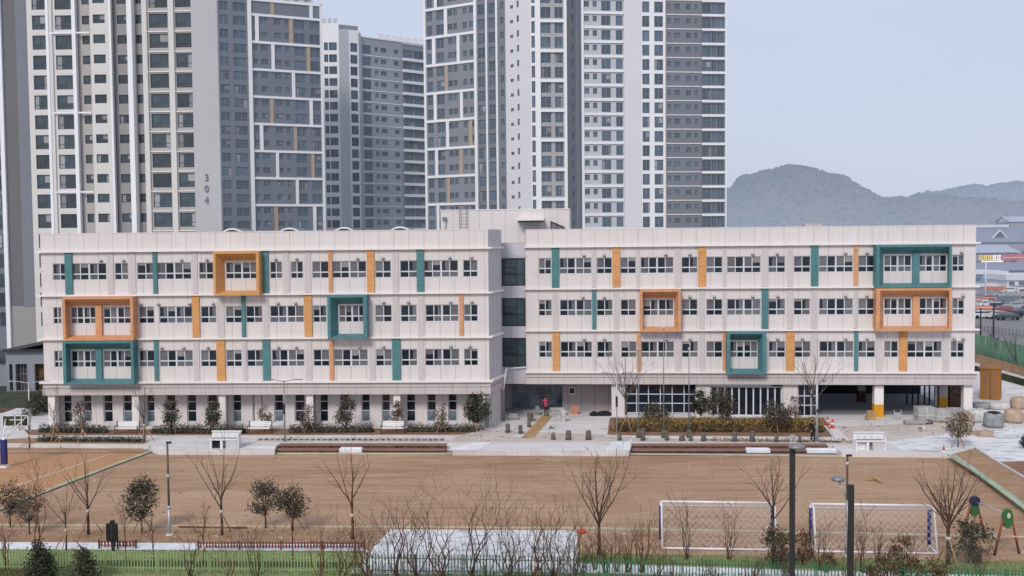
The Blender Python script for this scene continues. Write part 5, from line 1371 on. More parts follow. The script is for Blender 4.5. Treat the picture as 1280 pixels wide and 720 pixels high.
leafy('tall dense evergreen at the right corner of the left wing', 'evergreen_tree', 'tree', 596, 538, 494, 32, 71, z=ZP, leafm=('leaf_dark','leaf_olive','leaf_deep'), n=1900, size=.12, stem=.28, clumps=34, st=3)
leafy('dark evergreen shrub in front of the grid windows between flagpoles', 'evergreen_bush', 'bush', 818, 533, 506, 34, 72, z=ZP, leafm=('leaf_dark','leaf_mauve'), n=1100, size=.12, stem=.1, clumps=26, st=3, sth=.9)
leafy('dark evergreen tree before the white wall right of the third flagpole', 'evergreen_tree', 'tree', 876, 530, 489, 24, 73, z=ZP, leafm=('leaf_dark','leaf_deep'), n=1300, size=.12, stem=.35, clumps=28)
leafy('broad evergreen tree in front of the glass doors', 'evergreen_tree', 'tree', 901, 538, 490, 34, 74, z=ZP, leafm=('leaf_dark','leaf_olive','leaf_mauve'), n=1700, size=.12, stem=.35, clumps=32, st=4)
leafy('low round evergreen in the yellow hedge right of the glass doors', 'evergreen_bush', 'bush', 970, 541, 503, 36, 75, z=ZP, leafm=('leaf_dark','leaf_mauve'), n=1300, size=.12, stem=.25, clumps=28, st=4)
leafy('sparse reddish tree against the wall left of the parking opening', 'young_tree', 'tree', 995, 530, 494, 16, 76, z=ZP, leafm=('leaf_mauve','leaf_brown'), n=260, size=.10, stem=.3, clumps=16)
leafy('small dark round shrub at the far right of the white paving', 'evergreen_bush', 'bush', 1281, 561, 545, 14, 77, z=ZP, leafm=('leaf_dark','leaf_deep'), n=700, size=.09, stem=.1, clumps=16)
leafy('pale dry leaved tree with splayed dark props on the planting bed', 'young_tree', 'tree', 1197.5, 559, 516, 34, 78, z=ZP, leafm=('leaf_pale','leaf_pale','leaf_mauve'), n=900, size=.12, stem=.38, clumps=26, st=4, barkm='bark_red')
leafy('bushy tree on the dark bank beside the grey annex', 'evergreen_bush', 'bush', 42, 520, 492, 30, 79, z=ZP, leafm=('leaf_dark','leaf_olive'), n=900, size=.13, stem=.05, clumps=22)
leafy('evergreen shrub on the grassy bank against the school corner', 'evergreen_bush', 'bush', 58, 515, 497, 26, 80, z=ZP, leafm=('leaf_olive','leaf_dark'), n=700, size=.13, stem=.05, clumps=22)

def hedge(label, strips, w, h, n, leafm, seed, topm=None, size=.11, z=ZP, name='hedge'):
    rng = random.Random(seed); mb = MB()
    for (xa, ya, xb, yb) in strips:
        a, b = G(xa, ya, z), G(xb, yb, z); d = b-a; L = d.length; d.normalize(); nn = Vector((-d.y, d.x, 0))
        K = max(2, int(L/.45)); hs = [h*rng.uniform(.75, 1.0) for _ in range(K+1)]
        for k in range(K):   # dark twiggy core
            c = a+d*(L*(k+.5)/K); mb.lathe((c.x, c.y, z-.05), [(w*.30,0),(w*.34,hs[k]*.3),(w*.2,hs[k]*.55),(.05,hs[k]*.62)], leafm[0], 6)
        for _ in range(int(n*L)):
            t = rng.random(); s_ = rng.uniform(-.5, .5); k = int(t*K); hh = hs[k]*rng.uniform(.85,1.12)
            zz = rng.random()**.6*hh*(1-.6*abs(s_))
            p = a+d*(L*t)+nn*(s_*w); p.z = z+zz
            m_ = rng.choice(topm) if (topm and zz > hh*.62 and rng.random() < .85) else rng.choice(leafm)
            mb.leaf(p, size*rng.uniform(.6,1.3), m_, rng)
    o = mb.build(name); return tag(o, label, 'hedge')
hedge('low dark green hedge left of the first bench', [(50,540,134,541)], 1.0, .85, 260, ('leaf_deep','leaf_dark','leaf_mauve'), 90)
hedge('low dark green hedge between the first and second benches', [(190,541,306,541.5)], 1.0, .85, 260, ('leaf_deep','leaf_dark','leaf_mauve'), 91)
hedge('low dark green hedge between the second and third benches', [(362,540.5,466,540)], 1.0, .85, 260, ('leaf_dark','leaf_olive','leaf_mauve'), 92)
hedge('low dark green hedge right of the third bench', [(510,539.5,594,539.5)], 1.0, .85, 260, ('leaf_dark','leaf_olive','leaf_mauve'), 93)
hedge('yellow topped brown hedge below the windows of the right wing', [(768,538,1026,539)], 1.8, 1.2, 620, ('leaf_rust','leaf_brown','leaf_olive'), 94, topm=('leaf_yellow','leaf_yellow','leaf_rust'), size=.13)
hedge('row of dark seedlings in front of the left corner trees', [(48,551.5,180,552.3)], .8, .5, 170, ('leaf_deep','leaf_mauve'), 95, size=.12)
hedge('dotted row of small dry plants above the left brick steps', [(322,550,556,550.5)], .5, .28, 26, ('leaf_mauve','leaf_pale'), 96, size=.09)
hedge('dry pale plants above the right brick steps', [(880,550.5,1066,553)], .9, .32, 60, ('leaf_pale','leaf_rust','leaf_mauve'), 97, size=.10)

# crooked bare shrubs along the near fence
SH = [(497,724,610,54,'leftmost crooked bare shrub over the white pad'),(521,728,598,52,'tall crooked bare shrub second from the left over the white pad'),
 (553,726,612,44,'crooked bare shrub left of the tallest one over the white pad'),(590,720,592,62,'tallest crooked bare shrub at the middle of the white pad'),
 (634,726,612,48,'crooked bare shrub right of the tallest one over the white pad'),(667,730,622,44,'leaning bare shrub near the right part of the white pad'),
 (692,722,606,48,'crooked bare shrub with arching tips near the right edge of the white pad'),(717,730,640,34,'low bare shrub at the right edge of the white pad'),
 (462,728,640,44,'bare shrub at the left edge of the white pad'),(425,730,640,40,'bare shrub in front of the red picket fence end')]
for i, (px, yb, yt, w, lab) in enumerate(SH):
    shrub_bare(lab, px, yb, yt, w, 100+i, m=('bark','bark','bark_red')[i%3], stems=6, crook=.42, r=.030, depth=3)
SR = [(744,712,660,26,'reddish bare shrub left of the broad tree trunk','bark_red'),(771,715,655,34,'reddish bare shrub right of the broad tree trunk','bark_red'),
 (802,716,636,24,'upright bundled bare shrub left of the left goal','bark_red'),(858,700,622,40,'bare shrub in front of the left goal net near its left end','bark'),
 (911,700,634,22,'slender bare shrub in front of the left goal net middle','bark_red'),(1078,716,630,46,'bare shrub in front of the right goal net beside the dark post','bark'),
 (1024,712,640,26,'bare shrub at the left post of the right goal','bark'),(47,692,566,60,'tall multi stemmed reddish bare shrub at the far left','bark_red'),
 (8,712,640,36,'bare shrub at the left edge of the photo by the fence','bark_red'),(238,722,655,26,'little bare shrub before the green lawn at left','bark'),
 (320,725,650,34,'bare shrub before the lawn below the twin evergreens','bark'),(1222,735,680,30,'small bare shrub in front of the fence below the climbing frame','bark'),
 (1098,702,660,26,'small reddish shrub behind the brown bush at the right goal','bark_red'),(400,728,636,30,'bare reddish shrub in front of the lawn right of the twin evergreens','bark_red'),(610,730,640,26,'small bare shrub at the foot of the tallest one','bark'),
 (843,735,690,40,'low branching bare shrub in front of the white footpath','bark'),(1060,735,668,30,'low bare shrub hugging the dark lamp post','bark_red'),(985,735,690,36,'low bare shrub at the foot of the tall lamp post','bark')]
for i, (px, yb, yt, w, lab, m_) in enumerate(SR):
    shrub_bare(lab, px, yb, yt, w, 130+i, m=m_, stems=5 if i not in (2,) else 8, crook=.22, r=.024, depth=3)

def clods(name, label, quads, n, ms, smin, smax, seed, z):
    rng = random.Random(seed); mb = MB()
    for (xa, xb, y0a, y1a, y0b, y1b) in quads:
        for _ in range(n):
            t = rng.random(); x = xa+(xb-xa)*t; lo = y0a+(y0b-y0a)*t; hi = y1a+(y1b-y1a)*t
            g = G(x, lo+(hi-lo)*rng.random(), z); r = rng.uniform(smin, smax)*(2.2 if rng.random() < .04 else 1)
            mb.lathe((g.x, g.y, z-.3*r), [(r,0),(r*rng.uniform(.8,1.1),r*.5),(r*.4,r*.9)], rng.choice(ms), 5, rng.uniform(.8,1.4), 1)
    return tag(mb.build(name), label, 'earth clods', kind='stuff')
clods('earth_clods', 'loose clods of earth and small stones over the soil strips', [(-20,455,662,677,663,681),(725,1300,664,690,674,705),(200,1180,569,600,573,600),(-20,1280,600,655,600,665)], 420, ('planting_soil','soil','clay','dusty'), .02, .055, 5, 0.0)
clods('rubble', 'small rubble and broken stone scattered on the entrance paving', [(590,660,533,551,530,551),(665,700,519,549,519,549),(1050,1200,528,552,528,545),(1205,1275,515,540,515,540)], 130, ('granite','stone','dusty','bag_white'), .03, .10, 6, ZP)
shrub_bare('reddish twiggy brush under the broad bare tree', 757, 716, 662, 40, 201, m='bark_red', stems=9, crook=.3, r=.02)
shrub_bare('reddish twiggy brush between the broad tree and the bundled shrub', 785, 716, 664, 34, 202, m='bark_red', stems=8, crook=.3, r=.02)
shrub_bare('dense reddish brush at the right edge of the white pad', 729, 716, 655, 36, 203, m='bark_red', stems=8, crook=.35, r=.02)
shrub_bare('twiggy brush in front of the fence below the left goal', 885, 735, 694, 44, 204, m='bark', stems=8, crook=.35, r=.02)
shrub_bare('twiggy brush in front of the fence left of the tall lamp post', 940, 735, 690, 44, 205, m='bark', stems=8, crook=.35, r=.02)
TW = [(480,'thin pale twiggy shrub before the left slanted edge of the white pad'),(508,'thin pale twiggy shrub between the two leftmost crooked shrubs'),(540,'thin pale twiggy shrub left of the middle of the white pad'),(574,'thin pale twiggy shrub close to the left side of the tallest crooked shrub'),
 (650,'thin pale twiggy shrub over the right half of the white pad'),(680,'thin pale twiggy shrub near the right quarter of the white pad'),(703,'thin pale twiggy shrub just inside the right edge of the white pad'),(820,'thin pale twiggy shrub in front of the left goal left post'),
 (1140,'thin pale twiggy shrub between the tall rusty bush and the large bare tree'),(1205,'thin pale twiggy shrub below the dark leafy bush at right'),(285,'thin pale twiggy shrub on the lawn left of the twin evergreens'),(445,'thin pale twiggy shrub at the end of the lime green fence part')]
for i, (px, lab) in enumerate(TW):
    shrub_bare(lab, px, 732, 650+(i*7)%22, 30, 230+i, m=('bark_pale','bark_red','bark')[i%3], stems=7, crook=.34, r=.016)
# ------------------------------------------------------------------ fences in front
FB = [(-60,713),(460,718),(760,723),(1020,731),(1340,743)]
FH = 1.0
root = thing('picket_fence', 'long green metal picket fence running across the bottom of the photo', 'fence', (0, 0, 0))
pts = []
for (xa, ya), (xb, yb) in zip(FB[:-1], FB[1:]):
    a, b = G(xa, ya), G(xb, yb); n = max(1, round((b-a).length/2.4))
    for i in range(n): pts.append((a.lerp(b, i/n), a.lerp(b, (i+1)/n)))
for a, b in pts:
    d = (b-a); L = d.length; d.normalize(); ang = math.atan2(d.y, d.x); m = MB()
    pxm = 640 + 1280*((a+b)/2-CAM).dot(right)/((a+b)/2-CAM).dot(fwd)
    mt = 'fence_lime' if pxm < 470 else 'fence_green'
    k = int(L/.145)
    for i in range(k):
        x = L*(i+.5)/k; m.box(x-.022, x+.022, -.012, .012, .06, FH, mt)
    for z in (.20, FH-.22): m.box(0.03, L-.03, .014, .034, z-.018, z+.018, mt)
    m.build('fence_panel', root, None, (a.x, a.y, 0), ang)
    m = MB(); m.box(-.025, .025, -.02, .035, 0, FH+.02, mt); m.build('post', root, None, (a.x, a.y, 0), ang)

def low_fence(label, x0, x1, y):
    a, b = G(x0, y), G(x1, y); d = b-a; L = d.length; ang = math.atan2(d.y, d.x)
    root = thing('low_fence', label, 'fence', (a.x, a.y, 0), ang); n = max(2, round(L/1.9))
    for i in range(n):
        m = MB(); u0, u1 = L*i/n+.04, L*(i+1)/n-.04; k = int((u1-u0)/.15)
        for j in range(k):
            x = u0+(u1-u0)*(j+.5)/k; m.box(x-.04, x+.04, -.02, .02, .10, .42, 'fence_red')
        for z in (.18, .34): m.box(u0, u1, .022, .045, z-.02, z+.02, 'fence_red')
        m.build('fence_panel', root)
    for i in range(n+1):
        m = MB(); m.box(L*i/n-.035, L*i/n+.035, -.03, .05, 0, .46, 'step_dark'); m.build('post', root)
low_fence('short brown red low picket fence beside the black covered board', 124, 170, 686)
low_fence('long brown red low picket fence along the white footpath', 248, 455, 687.5)

# ------------------------------------------------------------------ field equipment
def goal(label, xa, ya, xb, yb, hgt):
    A_, B_ = G(xa, ya), G(xb, yb); d = B_-A_; W = d.length; ang = math.atan2(d.y, d.x)
    root = thing('football_goal', label, 'goal', (A_.x, A_.y, 0), ang, 'football goals with their backs to the viewer')
    back = 1.35; tb = .75       # local y+ = field side; the bottom rear bar is at y=0
    fy = back
    m = MB(); r = .055
    m.tube((0,fy,0),(0,fy,hgt),r,m='white_paint',n=10); m.tube((W,fy,0),(W,fy,hgt),r,m='white_paint',n=10); m.tube((0,fy,hgt),(W,fy,hgt),r,m='white_paint',n=10)
    m.build('front_frame', root)
    m = MB(); r = .05
    m.tube((0,0,.06),(W,0,.06),.055,m='white_paint',n=10)
    for x in (0, W):
        m.tube((x,0,.06),(x,fy,.06),.04,m='white_paint',n=8); m.tube((x,0,.06),(x,fy-tb,hgt),r,m='white_paint',n=8); m.tube((x,fy-tb,hgt),(x,fy,hgt),.04,m='white_paint',n=8)
    m.tube((0,fy-tb,hgt),(W,fy-tb,hgt),.02,m='net',n=6)
    m.build('rear_frame', root)
    for x in (-.0, W):
        m = MB(); m.tube((x,fy,.1),(x,fy,hgt-.2),.095,m='pad_blue',n=10); m.build('post_pad', root)
    net = MB(); c = .17; rr = .0080
    def panel(P0, U, V, nu, nv, sag=0):
        def pt(i, j):
            p = P0+U*(i/nu)+V*(j/nv)
            if sag: p = p+Vector((0, sag*math.sin(math.pi*i/nu)*math.sin(math.pi*j/nv), 0))
            return p
        for i in range(nu):
            for j in range(nv):
                if (i+j) % 2 == 0: net.tube(pt(i,j), pt(i+1,j+1), rr, rr, 'net', 3, False)
                else: net.tube(pt(i+1,j), pt(i,j+1), rr, rr, 'net', 3, False)
    nu = int(W/c); sl = math.hypot(fy-tb, hgt); nv = int(sl/c)
    panel(Vector((0,0,.06)), Vector((W,0,0)), Vector((0,fy-tb,hgt-.06)), nu, nv, .12)
    panel(Vector((0,fy-tb,hgt)), Vector((W,0,0)), Vector((0,tb,-.02)), nu, int(tb/c))
    panel(Vector((0,fy-tb+.05,hgt-.01)), Vector((W,0,0)), Vector((0,.1,-.22)), nu*2, 3)
    for x in (0, W): panel(Vector((x,0,.06)), Vector((0,fy,0)), Vector((0,0,hgt*.95)), int(fy/c), int(hgt/c))
    net.build('net', root)
    return root
goal('white football goal with blue post pads, the left one of two', 828, 686.5, 971, 689, 2.08)
goal('white football goal with blue post pads, the right one of two', 1020, 690.5, 1172, 693.5, 2.08)

# basketball hoop, seen from behind
g, dep = place(5.5, 584, 0.0); g = Vector(g)
root = thing('basketball_hoop', 'white framed basketball hoop on a blue padded post at the left edge', 'basketball hoop', g, 0.0)
m = MB(); m.tube((0,0,.05),(0,0,2.1),.075,m='white_paint',n=10); m.box(-.3,.3,-.3,.3,0,.08,'white_paint'); m.build('post', root)
m = MB(); m.box(-.17,.17,-.17,.17,.22,1.95,'pad_blue'); m.build('post_pad', root)
bx0, bx1, bz0, bz1 = -.35, 1.15, 2.65, 3.45; by = 1.25
m = MB()
t = .055
for a, b, c_, d in ((bx0-.4,bx1,bz0,bz0+t),(bx0-.4,bx1,bz1-t,bz1),(bx1-t,bx1,bz0,bz1),(bx0-.4,bx0-.4+t,bz0,bz1),(.15,.15+t,bz0,bz1),(.62,.62+t,bz0,bz1),(-.2,.62,bz0+.45,bz0+.45+t)): m.box(a,b,by,by+.05,c_,d,'white_paint')
m.build('backboard_frame', root)
m = MB(); m.face([(bx0-.4,by+.055,bz0),(bx1,by+.055,bz0),(bx1,by+.055,bz1),(bx0-.4,by+.055,bz1)], 'bank'); m.build('backboard', root)
m = MB()
for s_ in (-.12, .12): m.tube((s_,0,2.0),(s_+.25,by,2.75),.045,m='white_paint',n=8)
m.tube((0,0,2.0),(bx1-.1,by,bz1-.08),.035,m='white_paint',n=8); m.tube((0,0,2.1),(-.5,by,3.2),.035,m='white_paint',n=8); m.build('support_arm', root)
m = MB()
for i in range(14):
    a, b = 6.283*i/14, 6.283*(i+1)/14; c_ = Vector((.45, by+.32, 2.72))
    m.tube(c_+Vector((math.cos(a)*.23,math.sin(a)*.23,0)), c_+Vector((math.cos(b)*.23,math.sin(b)*.23,0)), .012, m='cone_red', n=5)
    m.tube(c_+Vector((math.cos(a)*.23,math.sin(a)*.23,0)), c_+Vector((math.cos(b)*.12,math.sin(b)*.12,-.4)), .009, m='net', n=3)
    m.tube(c_+Vector((math.cos(b)*.23,math.sin(b)*.23,0)), c_+Vector((math.cos(a)*.12,math.sin(a)*.12,-.4)), .009, m='net', n=3)
m.build('ring', root)

# black covered board
g, dep = place(141.5, 689, 0.0)
root = thing('notice_board', 'black covered board on a black post near the lawn', 'board', g)
m = MB(); m.box(-.07,.07,-.05,.05,0,1.6,'dark_metal'); m.build('post', root)
m = MB(); m.box(-.30,.30,-.10,-.052,.55,1.45,'dark_cloth'); m.box(-.28,.28,-.12,-.1,.58,1.42,'dark_cloth'); m.box(-.11,.11,-.09,.06,1.45,1.55,'dark_cloth'); m.build('board', root)
for x in (-.02,): 
    m = MB(); m.box(x-.03,x+.03,-.125,-.121,.6,1.4,'dark_metal'); m.build('strap', root)

# climbing frame / zip line rack at right
g, dep = place(1258.5, 693, 0.0)
root = thing('climbing_frame', 'wooden A frame play rack with green and blue end panels and pink tape', 'play equipment', g, R(13))
def leg(a, b):
    m = MB(); a = Vector(a); b = Vector(b); m.tube(a+(b-a)*.09, b, .058, .058, 'wood_red', 8); m.tube(a, a+(b-a)*.088, .062, .062, 'dark_metal', 8); m.build('leg', root)
YF = 2.6
for yy, hh in ((0, 2.15), (YF, 2.0)):
    leg((-.68, yy, 0), (-.14, yy, hh)); leg((.68, yy, 0), (.14, yy, hh))
m = MB(); m.tube((0,0,2.0),(0,YF,1.95),.035,m='light_metal',n=8); m.build('rail', root)
for yy in (0, YF):
    m = MB(); m.tube((-.33,yy,1.3),(.33,yy,1.3),.03,m='light_metal',n=6); m.build('cross_bar', root)
def oval(y, z, rx, rz, mt, hole=False):
    m = MB(); n = 18; t = .09
    o_ = [(rx*math.cos(6.283*i/n), rz*math.sin(6.283*i/n)) for i in range(n)]
    for s_ in (-1, 1):
        f_ = [(x, y+s_*t, z+zz) for x, zz in o_]; m.face(f_ if s_ < 0 else list(reversed(f_)), mt)
    for i in range(n):
        a, b = o_[i], o_[(i+1)%n]; m.face([(a[0],y-t,z+a[1]),(a[0],y+t,z+a[1]),(b[0],y+t,z+b[1]),(b[0],y-t,z+b[1])], mt)
    pp = m.build('end_panel', root)
    if hole:
        m = MB(); m.face([(x*.36+.02, y-t-.004, z+.14+zz*.30) for x, zz in o_], 'line_white'); m.build('hand_hole', pp)
oval(0, 1.80, .27, .47, 'green_paint', True); oval(YF, 1.62, .24, .45, 'green_paint'); oval(YF-.05, 2.02, .27, .24, 'blue_paint')
m = MB(); pr = None
for i in range(11):
    t = i/10; pv = Vector((-.62+.80*t, YF*(1-t)-.1, 1.25-.35*t-.30*math.sin(math.pi*t)))
    if pr: m.face([pr+Vector((0,0,-.04)), pv+Vector((0,0,-.04)), pv+Vector((0,0,.04)), pr+Vector((0,0,.04))], 'tape_pink')
    pr = pv
pv = Vector((.55, -.1, .88)); m.face([pr+Vector((0,0,-.04)), pv+Vector((0,0,-.04)), pv+Vector((0,0,.04)), pr+Vector((0,0,.04))], 'tape_pink')
m.build('tape', root)
m = MB(); a_, b_ = G(223, 659.5), G(309, 661); m.tube(a_+Vector((0,0,.06)), b_+Vector((0,0,.06)), .045, m='wood_red', n=8)
tag(m.build('rusty_pipe'), 'long rusty pipe lying on the pale field kerb at left', 'pipe')

# ------------------------------------------------------------------ lamps and poles
def cam_extra(y1, y2):
    def f_(root, h):
        for t in (y1, y2):
            m = MB(); m.lathe((0,0,h*t), [(.07,0),(.11,.03),(.11,.14),(.07,.18)], 'light_metal', 10); m.build('collar', root)
        m = MB(); m.box(-.05,.22,-.05,.05,h-.06,h+.04,'dark_metal'); m.build('camera_bracket', root)
    return f_
def cpole(label, px, yb, yt, y1, y2, z=0.0):
    g, dep = place(px, yb, z); h = (yb-yt)*dep/F
    root = thing('camera_pole', label, 'pole', g)
    m = MB(); m.tube((0,0,0),(0,0,h*.28),.075,.075,'light_metal',10); m.tube((0,0,h*.28),(0,0,h),.06,.05,'bark_grey',10); m.build('pole', root)
    m = MB(); m.box(-.16,.16,-.16,.16,0,.04,'white_paint'); m.build('base_plate', root)
    cam_extra(y1, y2)(root, h)
cpole('slim brown camera pole standing alone on the field left of centre', 212, 668.5, 552, .28, .62)
cpole('slim brown camera pole between the dark lamp posts and right goal', 1058.5, 694, 568, .33, .90)
def twin_lamp(label, px, yb, yt, arms=1.6, z=ZP, m_='grey_metal'):
    g, dep = place(px, yb, z); h = (yb-yt)*dep/F
    root = thing('street_lamp', label, 'street lamp', g)
    m = MB(); m.tube((0,0,0),(0,0,h),.06,.045,m_,8); m.build('pole', root)
    m = MB(); m.box(-.12,.12,-.12,.12,0,.05,m_); m.build('base_plate', root)
    for s_ in (-1, 1):
        m = MB(); m.tube((0,0,h-.1),(s_*arms*.4,0,h+.06),.03,m=m_,n=6); m.build('arm', root)
        m = MB(); m.box(min(s_*arms*.38,s_*arms*.66),max(s_*arms*.38,s_*arms*.66),-.08,.08,h+.03,h+.09,m_); m.build('lamp_head', root)
    m = MB(); m.box(-.09,.09,-.13,-.06,h*.45,h*.62,'dark_metal'); m.build('control_box', root)
twin_lamp('twin armed street lamp in front of the middle of the left wing', 356.3, 552, 475, 2.2)
twin_lamp('twin armed street lamp left of the three flagpoles', 771, 542.5, 466, 1.8, m_='light_metal')
twin_lamp('twin armed pale street lamp at the left corner of the school', 37.5, 539, 477, 2.6, m_='light_metal')
g, dep = place(1021, 553, ZP); h = (553-472)*dep/F
root = thing('camera_pole', 'thick grey camera pole in front of the parking opening', 'pole', g)
m = MB(); m.tube((0,0,0),(0,0,h),.10,.08,'light_metal',10); m.build('pole', root)
m = MB(); m.box(-.15,.15,-.15,.15,0,.06,'light_metal'); m.build('base_plate', root)
m = MB(); m.tube((0,0,h-.15),(.5,0,h-.1),.03,m='light_metal',n=6); m.ball((.5,0,h-.2),.12,'grey_metal',8); m.build('camera', root)
m = MB(); m.box(-.06,.12,-.2,-.1,h*.47,h*.52,'dark_metal'); m.build('junction_box', root)
for px, yt, lab in ((798.5, 437, 'flagpole without flag, the left one of three'), (829.8, 411, 'tallest flagpole without flag, the middle one of three'), (861.3, 437, 'flagpole without flag, the right one of three')):
    g, dep = place(px, 547, ZP); h = (547-yt)*dep/F
    root = thing('flagpole', lab, 'flagpole', g, 0, 'flagpoles in front of the right wing')
    m = MB(); m.tube((0,0,.3),(0,0,h),.055,.03,'grey_metal',8); m.build('pole', root)
    m = MB(); m.ball((0,0,h+.08),.10,'light_metal',8); m.build('finial', root)
    m = MB(); m.lathe((0,0,0),[(.2,0),(.2,.5),(.13,.62)],'stone',10); m.build('base', root)

# near lamp posts (their feet stand below the picture)
def near_lamp(label, px, ytop, depth, wpx, kind):
    p = P(px, depth, ytop); w = wpx*depth/F
    root = thing('street_lamp', label, 'street lamp', (p.x, p.y, 0))
    m = MB(); m.box(-w/2,w/2,-w/2,w/2,0,p.z,'dark_metal'); m.build('post', root)
    m = MB(); m.box(-w,w,-w,w,0,.03,'dark_metal'); m.build('base_plate', root)
    if kind == 0:
        m = MB(); m.box(-w/2-.01,-w/2+.035,-.02,.02,p.z+.002,p.z+.42,'light_metal'); m.box(w/2-.035,w/2+.01,-.02,.02,p.z+.002,p.z+.42,'light_metal'); m.build('bracket', root)
        m = MB(); m.lathe((.12,-.12,p.z-.02),[(.02,.0),(.24,.03),(.27,.08),(.2,.15),(.03,.19)],'grey_metal',16,1.15,.9); m.build('lamp_head', root)
        m = MB(); m.box(-w/2,w/2,-.04,.04,p.z+.38,p.z+.46,'light_metal'); m.build('cap', root)
    else:
        m = MB(); m.tube((-.12,0,p.z-.55),(-.42,-.05,p.z+.12),.028,m='light_metal',n=8); m.tube((-.12,0,p.z-1.9),(-.12,0,p.z-.55),.028,m='light_metal',n=8); m.build('arm', root)
        m = MB(); m.lathe((-.46,-.05,p.z+.14),[(.05,0),(.22,.02),(.235,.09),(.17,.16),(.03,.20)],'grey_metal',16); m.build('lamp_head', root)
    return root
near_lamp('tall dark square lamp post with flat round head at right', 990.5, 560, 36, 6.0, 0)
near_lamp('shorter dark square lamp post with disc lamp on a side arm', 1063.5, 606, 36, 6.8, 1)

# ------------------------------------------------------------------ steps, blocks, furniture on the plaza
def steps(label, x0, x1, yf):
    a, b = G(x0, yf+.6, 0), G(x1, yf+.9, 0); d = b-a; L = d.length; ang = math.atan2(d.y, d.x)
    root = thing('brick_steps', label, 'steps', (a.x, a.y, 0), ang)
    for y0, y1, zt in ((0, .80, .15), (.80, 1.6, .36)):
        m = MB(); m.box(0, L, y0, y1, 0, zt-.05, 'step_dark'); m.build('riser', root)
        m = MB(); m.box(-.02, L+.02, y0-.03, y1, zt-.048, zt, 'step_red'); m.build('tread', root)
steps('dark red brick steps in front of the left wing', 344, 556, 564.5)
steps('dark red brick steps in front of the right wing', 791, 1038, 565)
def block(label, x0, x1, yb, zt=.36, dp=.55, z=0.0, m_='concrete_white', name='seat_block', cat='block', grp='white blocks set into the steps'):
    a, b = G(x0, yb, z), G(x1, yb+.2, z); d = b-a; L = d.length; ang = math.atan2(d.y, d.x)
    m = MB(); e = .06
    m.prism([(0,0),(L,0),(L,dp),(0,dp)], 0, zt-e, m_); m.prism([(e,e),(L-e,e),(L-e,dp-e),(e,dp-e)], zt-e, zt, m_)
    for q_ in ((0,0,e,dp),(L-e,0,L,dp)): m.face([(q_[0] if q_[0]==0 else q_[2],q_[1],zt-e),(q_[0] if q_[0]==0 else q_[2],q_[3],zt-e),(e if q_[0]==0 else L-e,q_[3]-e,zt),(e if q_[0]==0 else L-e,q_[1]+e,zt)], m_)
    m.face([(0,0,zt-e),(L,0,zt-e),(L-e,e,zt),(e,e,zt)], m_)
    o = m.build(name, loc=(a.x, a.y, z), rot=ang); tag(o, label, cat, grp)
block('white block at the left end of the left brick steps', 305, 343, 565.5)
block('white block in the middle of the left brick steps', 424, 452, 566.5, .38)
block('small white block right of the middle of the right brick steps', 933, 963, 566, .30)
block('long white block at the right end of the right brick steps', 1009, 1062, 566.5, .30)

def bench(label, px, yb):
    g, dep = place(px, yb, ZP); root = thing('bench', label, 'bench', g, 0, 'white benches along the left wing')
    W = .95
    m = MB()
    for i in range(3): m.box(-W, W, -.38+i*.15, -.26+i*.15, .42, .47, 'white_paint')
    m.build('seat', root)
    m = MB()
    for i in range(3): m.box(-W, W, .10+i*.02, .14+i*.02, .55+i*.14, .66+i*.14, 'white_paint')
    m.build('backrest', root)
    for s_ in (-1, 1):
        m = MB(); x = s_*(W-.04)
        m.box(x-.03,x+.03,-.38,-.32,0,.62,'step_dark'); m.box(x-.03,x+.03,.08,.16,0,.98,'step_dark'); m.box(x-.03,x+.03,-.40,.12,.62,.66,'step_dark'); m.box(x-.03,x+.03,-.31,.07,.38,.418,'step_dark'); m.build('leg', root)
bench('white slatted bench nearest the left corner of the school', 160, 541.5)
bench('white slatted bench between the wash stand and the twin armed lamp', 325.5, 541.5)
bench('white slatted bench in front of the reddish leaved tree', 491.5, 541.3)
def wash(label, px, yb, W, dark):
    g, dep = place(px, yb, ZP); root = thing('wash_stand', label, 'wash stand', g)
    a = -W/2; b = W/2
    m = MB(); m.box(a,b,.62,.78,0,1.15,'white_paint'); m.box(a-.04,b+.04,.55,.85,1.152,1.22,'concrete_white'); m.box(b-.07,b,.05,.618,0,1.10,'white_paint'); m.build('back_wall', root)
    m = MB(); m.box(a,b-.08,.0,.60,.62,.74,'concrete_white'); m.box(a+.1,b-.2,.10,.50,.742,.76,'grey_metal'); m.build('basin', root)
    
    for q0, q1, qm in ((a, a+.12, 'white_paint'), (a+W*.36, a+W*.44, 'white_paint'), (a+W*.56, b-.08, 'concrete')):
        m = MB(); m.box(q0,q1,.05,.58,0,.618,qm); m.build('support', root)
    m = MB(); m.box(a+.125,a+W*.355,.3,.5,.0,.55,'dark_cloth' if dark else 'concrete_white'); m.build('niche', root)
    for i in range(4):
        x = a+.3+i*(W-.7)/3; m = MB(); m.tube((x,.61,.95),(x,.48,.95),.02,m='light_metal',n=6); m.tube((x,.48,.95),(x,.48,.88),.02,m='light_metal',n=6); m.build('tap', root)
wash('white outdoor wash stand with dark niche in front of the left wing', 280, 561, 2.15, True)
wash('white outdoor wash stand in front of the parking opening', 1089, 563.5, 2.15, False)

